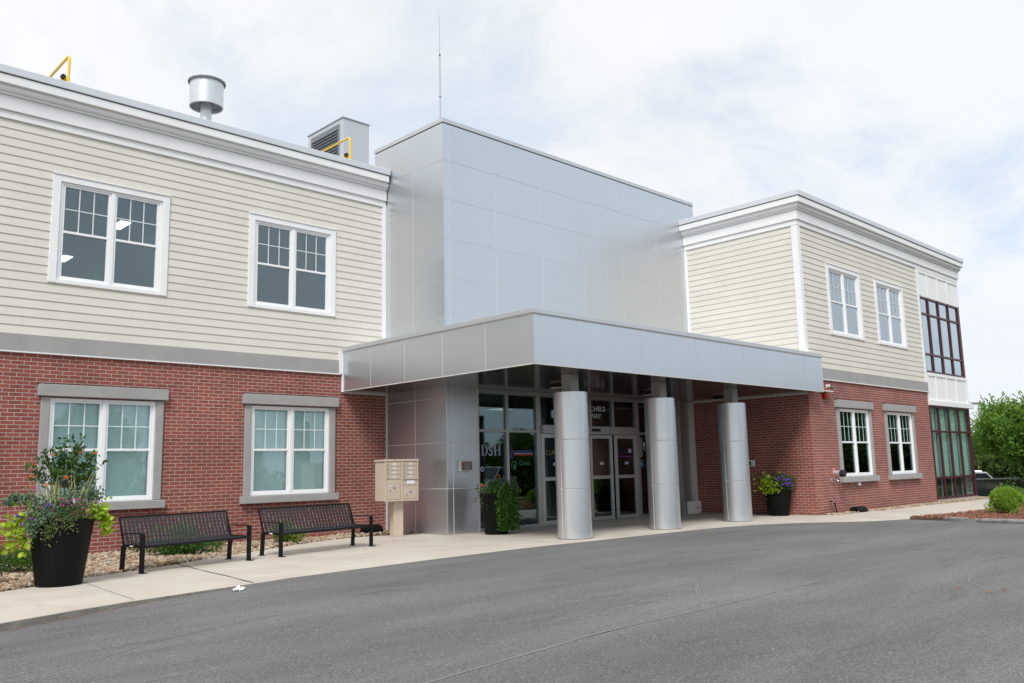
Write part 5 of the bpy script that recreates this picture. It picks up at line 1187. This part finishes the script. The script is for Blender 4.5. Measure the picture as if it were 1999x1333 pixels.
# ------------------------------------------------------------------ vehicles
def make_car(name, loc, ang, paint, label, boxy=True, rack=False, group=None):
    # local: x forward, metres (scaled through S^-1 so numbers are metres)
    k = 1/S
    t = thing(name, loc, label, 'car', group); t.rotation_euler = (0, 0, ang)
    def lm(b_, nm, mt, par=t, sm=None, bev=None):
        b_.v = [(x*k, y*k, z*k) for x, y, z in b_.v]; ob = b_.build(nm, mt, None, origin=(0, 0, 0), smooth=sm); ob.parent = par; ob.location = (0, 0, 0)
        if bev: bevel(ob, *bev)
        return ob
    hw_ = .93
    if boxy: side = [(-2.25, .42), (-2.3, .95), (-2.28, 1.12), (-1.9, 1.15), (.55, 1.13), (2.1, 1.06), (2.22, .9), (2.25, .45), (1.85, .40), (1.78, .66), (1.5, .82), (1.12, .82), (.88, .66), (.8, .36), (-.85, .36), (-.95, .66), (-1.2, .82), (-1.55, .82), (-1.8, .66), (-1.88, .42)]
    else: side = [(-2.3, .40), (-2.38, .80), (-2.3, 1.02), (-1.2, 1.02), (.9, .98), (2.0, .86), (2.3, .66), (2.3, .36), (1.85, .34), (1.78, .58), (1.5, .72), (1.12, .72), (.88, .58), (.8, .28), (-.85, .28), (-.95, .58), (-1.2, .72), (-1.55, .72), (-1.8, .58), (-1.88, .36)]
    b = MB(); b.extr([(x, 0, z) for x, z in side], (0, -hw_, 0), (0, hw_, 0)); lm(b, 'body', paint, bev=(.04, 3))
    if boxy: gh = [(-2.2, 1.15), (-2.12, 1.78), (.35, 1.80), (.95, 1.12)]
    else: gh = [(-1.75, 1.02), (-1.0, 1.42), (.2, 1.45), (1.05, .98)]
    # greenhouse: glass volume plus pillars and roof
    b = MB(); b.extr([(x, 0, z-.005) for x, z in gh], (0, -hw_+.09, 0), (0, hw_-.09, 0)); lm(b, 'side_windows', CARGL, bev=(.03, 2))
    b = MB(); zr = gh[1][1]
    b.extr([(gh[1][0]-.03, 0, zr-.04), (gh[1][0]+.0, 0, zr+.04), (gh[2][0]-.05, 0, zr+.055), (gh[2][0]+.05, 0, zr-.02)], (0, -hw_+.06, 0), (0, hw_-.06, 0)); lm(b, 'roof', paint, bev=(.03, 3))
    for sy in (-1, 1):
        y0_, y1_ = sy*(hw_-.10), sy*(hw_-.06)
        def pil(x0, z0, x1, z1, w_):
            b = MB(); b.extr([(x0, 0, z0), (x0+w_, 0, z0), (x1+w_, 0, z1), (x1, 0, z1)], (0, min(y0_, y1_), 0), (0, max(y0_, y1_), 0)); lm(b, 'pillar', paint)
        pil(gh[0][0], gh[0][1]-.02, gh[1][0], zr-.02, .12); pil(-.45, 1.1 if boxy else .98, -.42, zr-.02, .09); pil(gh[3][0]-.10, gh[3][1], gh[2][0]-.06, zr-.02, .09)
        if boxy: pil(-1.45, 1.1, -1.42, zr-.02, .16)
    for x_ in (-1.38, 1.32):
        for sy in (-1, 1):
            Mx = Matrix.Translation((x_, sy*(hw_-.12), .39)) @ Matrix.Rotation(R(90), 4, 'X')
            b = MB(); b.lathe((0, 0, 0), [(.27, -.12), (.37, -.11), (.39, -.06), (.39, .06), (.37, .11), (.27, .12)], 28, cap=False, M=Mx); wh = lm(b, 'wheel', TYRE, sm=40)
            b = MB(); b.lathe((0, 0, 0), [(.27, -.10), (.20, -.07), (.06, -.105), (.0, -.11)], 20, cap=False, M=Mx); b.lathe((0, 0, 0), [(.27, .10), (.20, .07), (.06, .105), (.0, .11)], 20, cap=False, M=Mx); lm(b, 'rim', CHROME, par=wh, sm=40)
    zf = 1.0 if boxy else .72
    for sy in (-1, 1):
        b = MB(); b.lathe((0, 0, 0), [(.09, -.02), (.09, .02)], 20, M=Matrix.Translation((2.21, sy*.66, zf-.08)) @ Matrix.Rotation(R(90), 4, 'Y')); lm(b, 'headlight', LABELW)
        b = MB(); b.box(-2.40 if not boxy else -2.33, -2.22, sy*.62-(.02 if sy < 0 else .0)-.12, sy*.62+.14, zf-.16, zf-.02); lm(b, 'tail_light', TAIL, bev=(.01, 1))
        b = MB(); b.box(.55, .72, sy*(hw_+.02), sy*(hw_+.20), 1.12 if boxy else 1.0, 1.28 if boxy else 1.12); lm(b, 'door_mirror', BLACKP, bev=(.03, 2))
        b = MB()
        for x_ in (-.62, .28): b.box(x_-.09, x_+.07, sy*(hw_+.005)-.012, sy*(hw_+.005)+.012, .92 if boxy else .85, .95 if boxy else .88)
        lm(b, 'door_handles', paint)
    b = MB(); b.box(2.18, 2.30, -.85, .85, .42, .60); b.box(-2.42, -2.25, -.85, .85, .42, .60); lm(b, 'bumpers', BLACKP, bev=(.03, 2))
    if rack:
        b = MB()
        for sy in (-1, 1): b.tube([(-1.9, sy*.68, zr+.05), (-1.8, sy*.68, zr+.11), (.0, sy*.68, zr+.11), (.1, sy*.68, zr+.05)], .02, 6)
        lm(b, 'roof_rails', CHROME, sm=40)
    return t
make_car('parked_suv', (46.7, 13.65, -1.6), R(-74), CARBLK, 'black boxy off-road vehicle parked beyond the lime shrub', group='cars in the lower car park')
make_car('parked_suv', (70.0, 22.4, -1.6), R(-72), CARWHT, 'pale silver sport utility vehicle half hidden behind the black one', rack=True, group='cars in the lower car park')
# sedan that shows only as a reflection in the entrance glass
make_car('parked_sedan', (30.5, 1.2, -.01), R(150), CARWHT, 'silver sedan on the forecourt mirrored in the entrance glass', boxy=False)
# street lamp beyond the building corner
t = thing('street_lamp', (61.3, 20.35, -1.4), 'grey car park lamp head peeping out beside the building right corner', 'street lamp')
b = MB(); b.tube([(61.3, 20.35, -1.4), (61.3, 20.35, 5.35)], .10, 10, r1=.07); b.build('pole', GREYM, t, smooth=40)
b = MB(); b.tube([(61.3, 20.35, 5.3), (61.5, 20.1, 5.36), (61.8, 19.75, 5.36)], .05, 8); b.build('arm', GREYM, t, smooth=40)
b = MB(); b.extr([(61.7, 19.85, 5.22), (61.75, 19.8, 5.36), (62.15, 19.25, 5.34), (62.2, 19.2, 5.22)], (-.15, -.1, 0), (.15, .1, 0)); b.build('lamp_head', GREYD, t)

# ------------------------------------------------------------------ litter
random.seed(3); b = MB()
q = Vector((6.03, 12.05, za(6.03, 12.05)+.004)); pts = []
for i in range(10):
    for j in range(6): pts.append(q+Vector(((i-4.5)*.021, (j-2.5)*.018, abs(random.gauss(0, .02))+(.05 if 2 < i < 6 and 1 < j < 4 else 0))))
b.v = [tuple(p_) for p_ in pts]
for i in range(9):
    for j in range(5): n = i*6+j; b.f.append((n, n+6, n+7, n+1)); b.mi.append(0)
tag(b.build('paper_scrap', mat('paper', (.82, .82, .80), .8)), 'crumpled scrap of white paper lying on asphalt against the kerb', 'litter')
b = MB(); random.seed(12)
def dl(x, y, z, s_=.05): b.leaf(Vector((x, y, z+.008)), Vector((random.gauss(0, 1), random.gauss(0, 1), .15)), Vector((0, 0, 1)), s_, s_*.5, -.3)
for i in range(200):
    x = random.uniform(2.9, 6.2); k = [j for j in range(len(edge)-1) if edge[j][0] <= x <= edge[j+1][0]][0]
    (x0, y0), (x1, y1) = edge[k], edge[k+1]; ye = y0+(y1-y0)*(x-x0)/(x1-x0); y = ye-.03-abs(random.gauss(0, .06)); dl(x, y, za(x, y), random.uniform(.02, .045))
for i in range(60):
    x = random.uniform(12, 14.3); y = random.gauss(16.6, .8); 
    if y < 17.3: dl(x, y, 0, random.uniform(.02, .04))
for i in range(18): x = random.uniform(3, 16); y = random.uniform(5, 11.4); dl(x, y, za(x, y), .03)
for x, y in ((11.9, 4.25), (11.75, 3.75), (12.0, 3.7)): dl(x, y, za(x, y), .09)
tag(b.build('fallen_leaves', mat('dead_leaf', (.17, .09, .055), .9, island=.2)), kind='stuff', label='scattered dry brown leaf litter along the kerb and pavement', cat='leaf litter')
for o in bpy.data.objects:
    if '_o' in o: del o['_o']
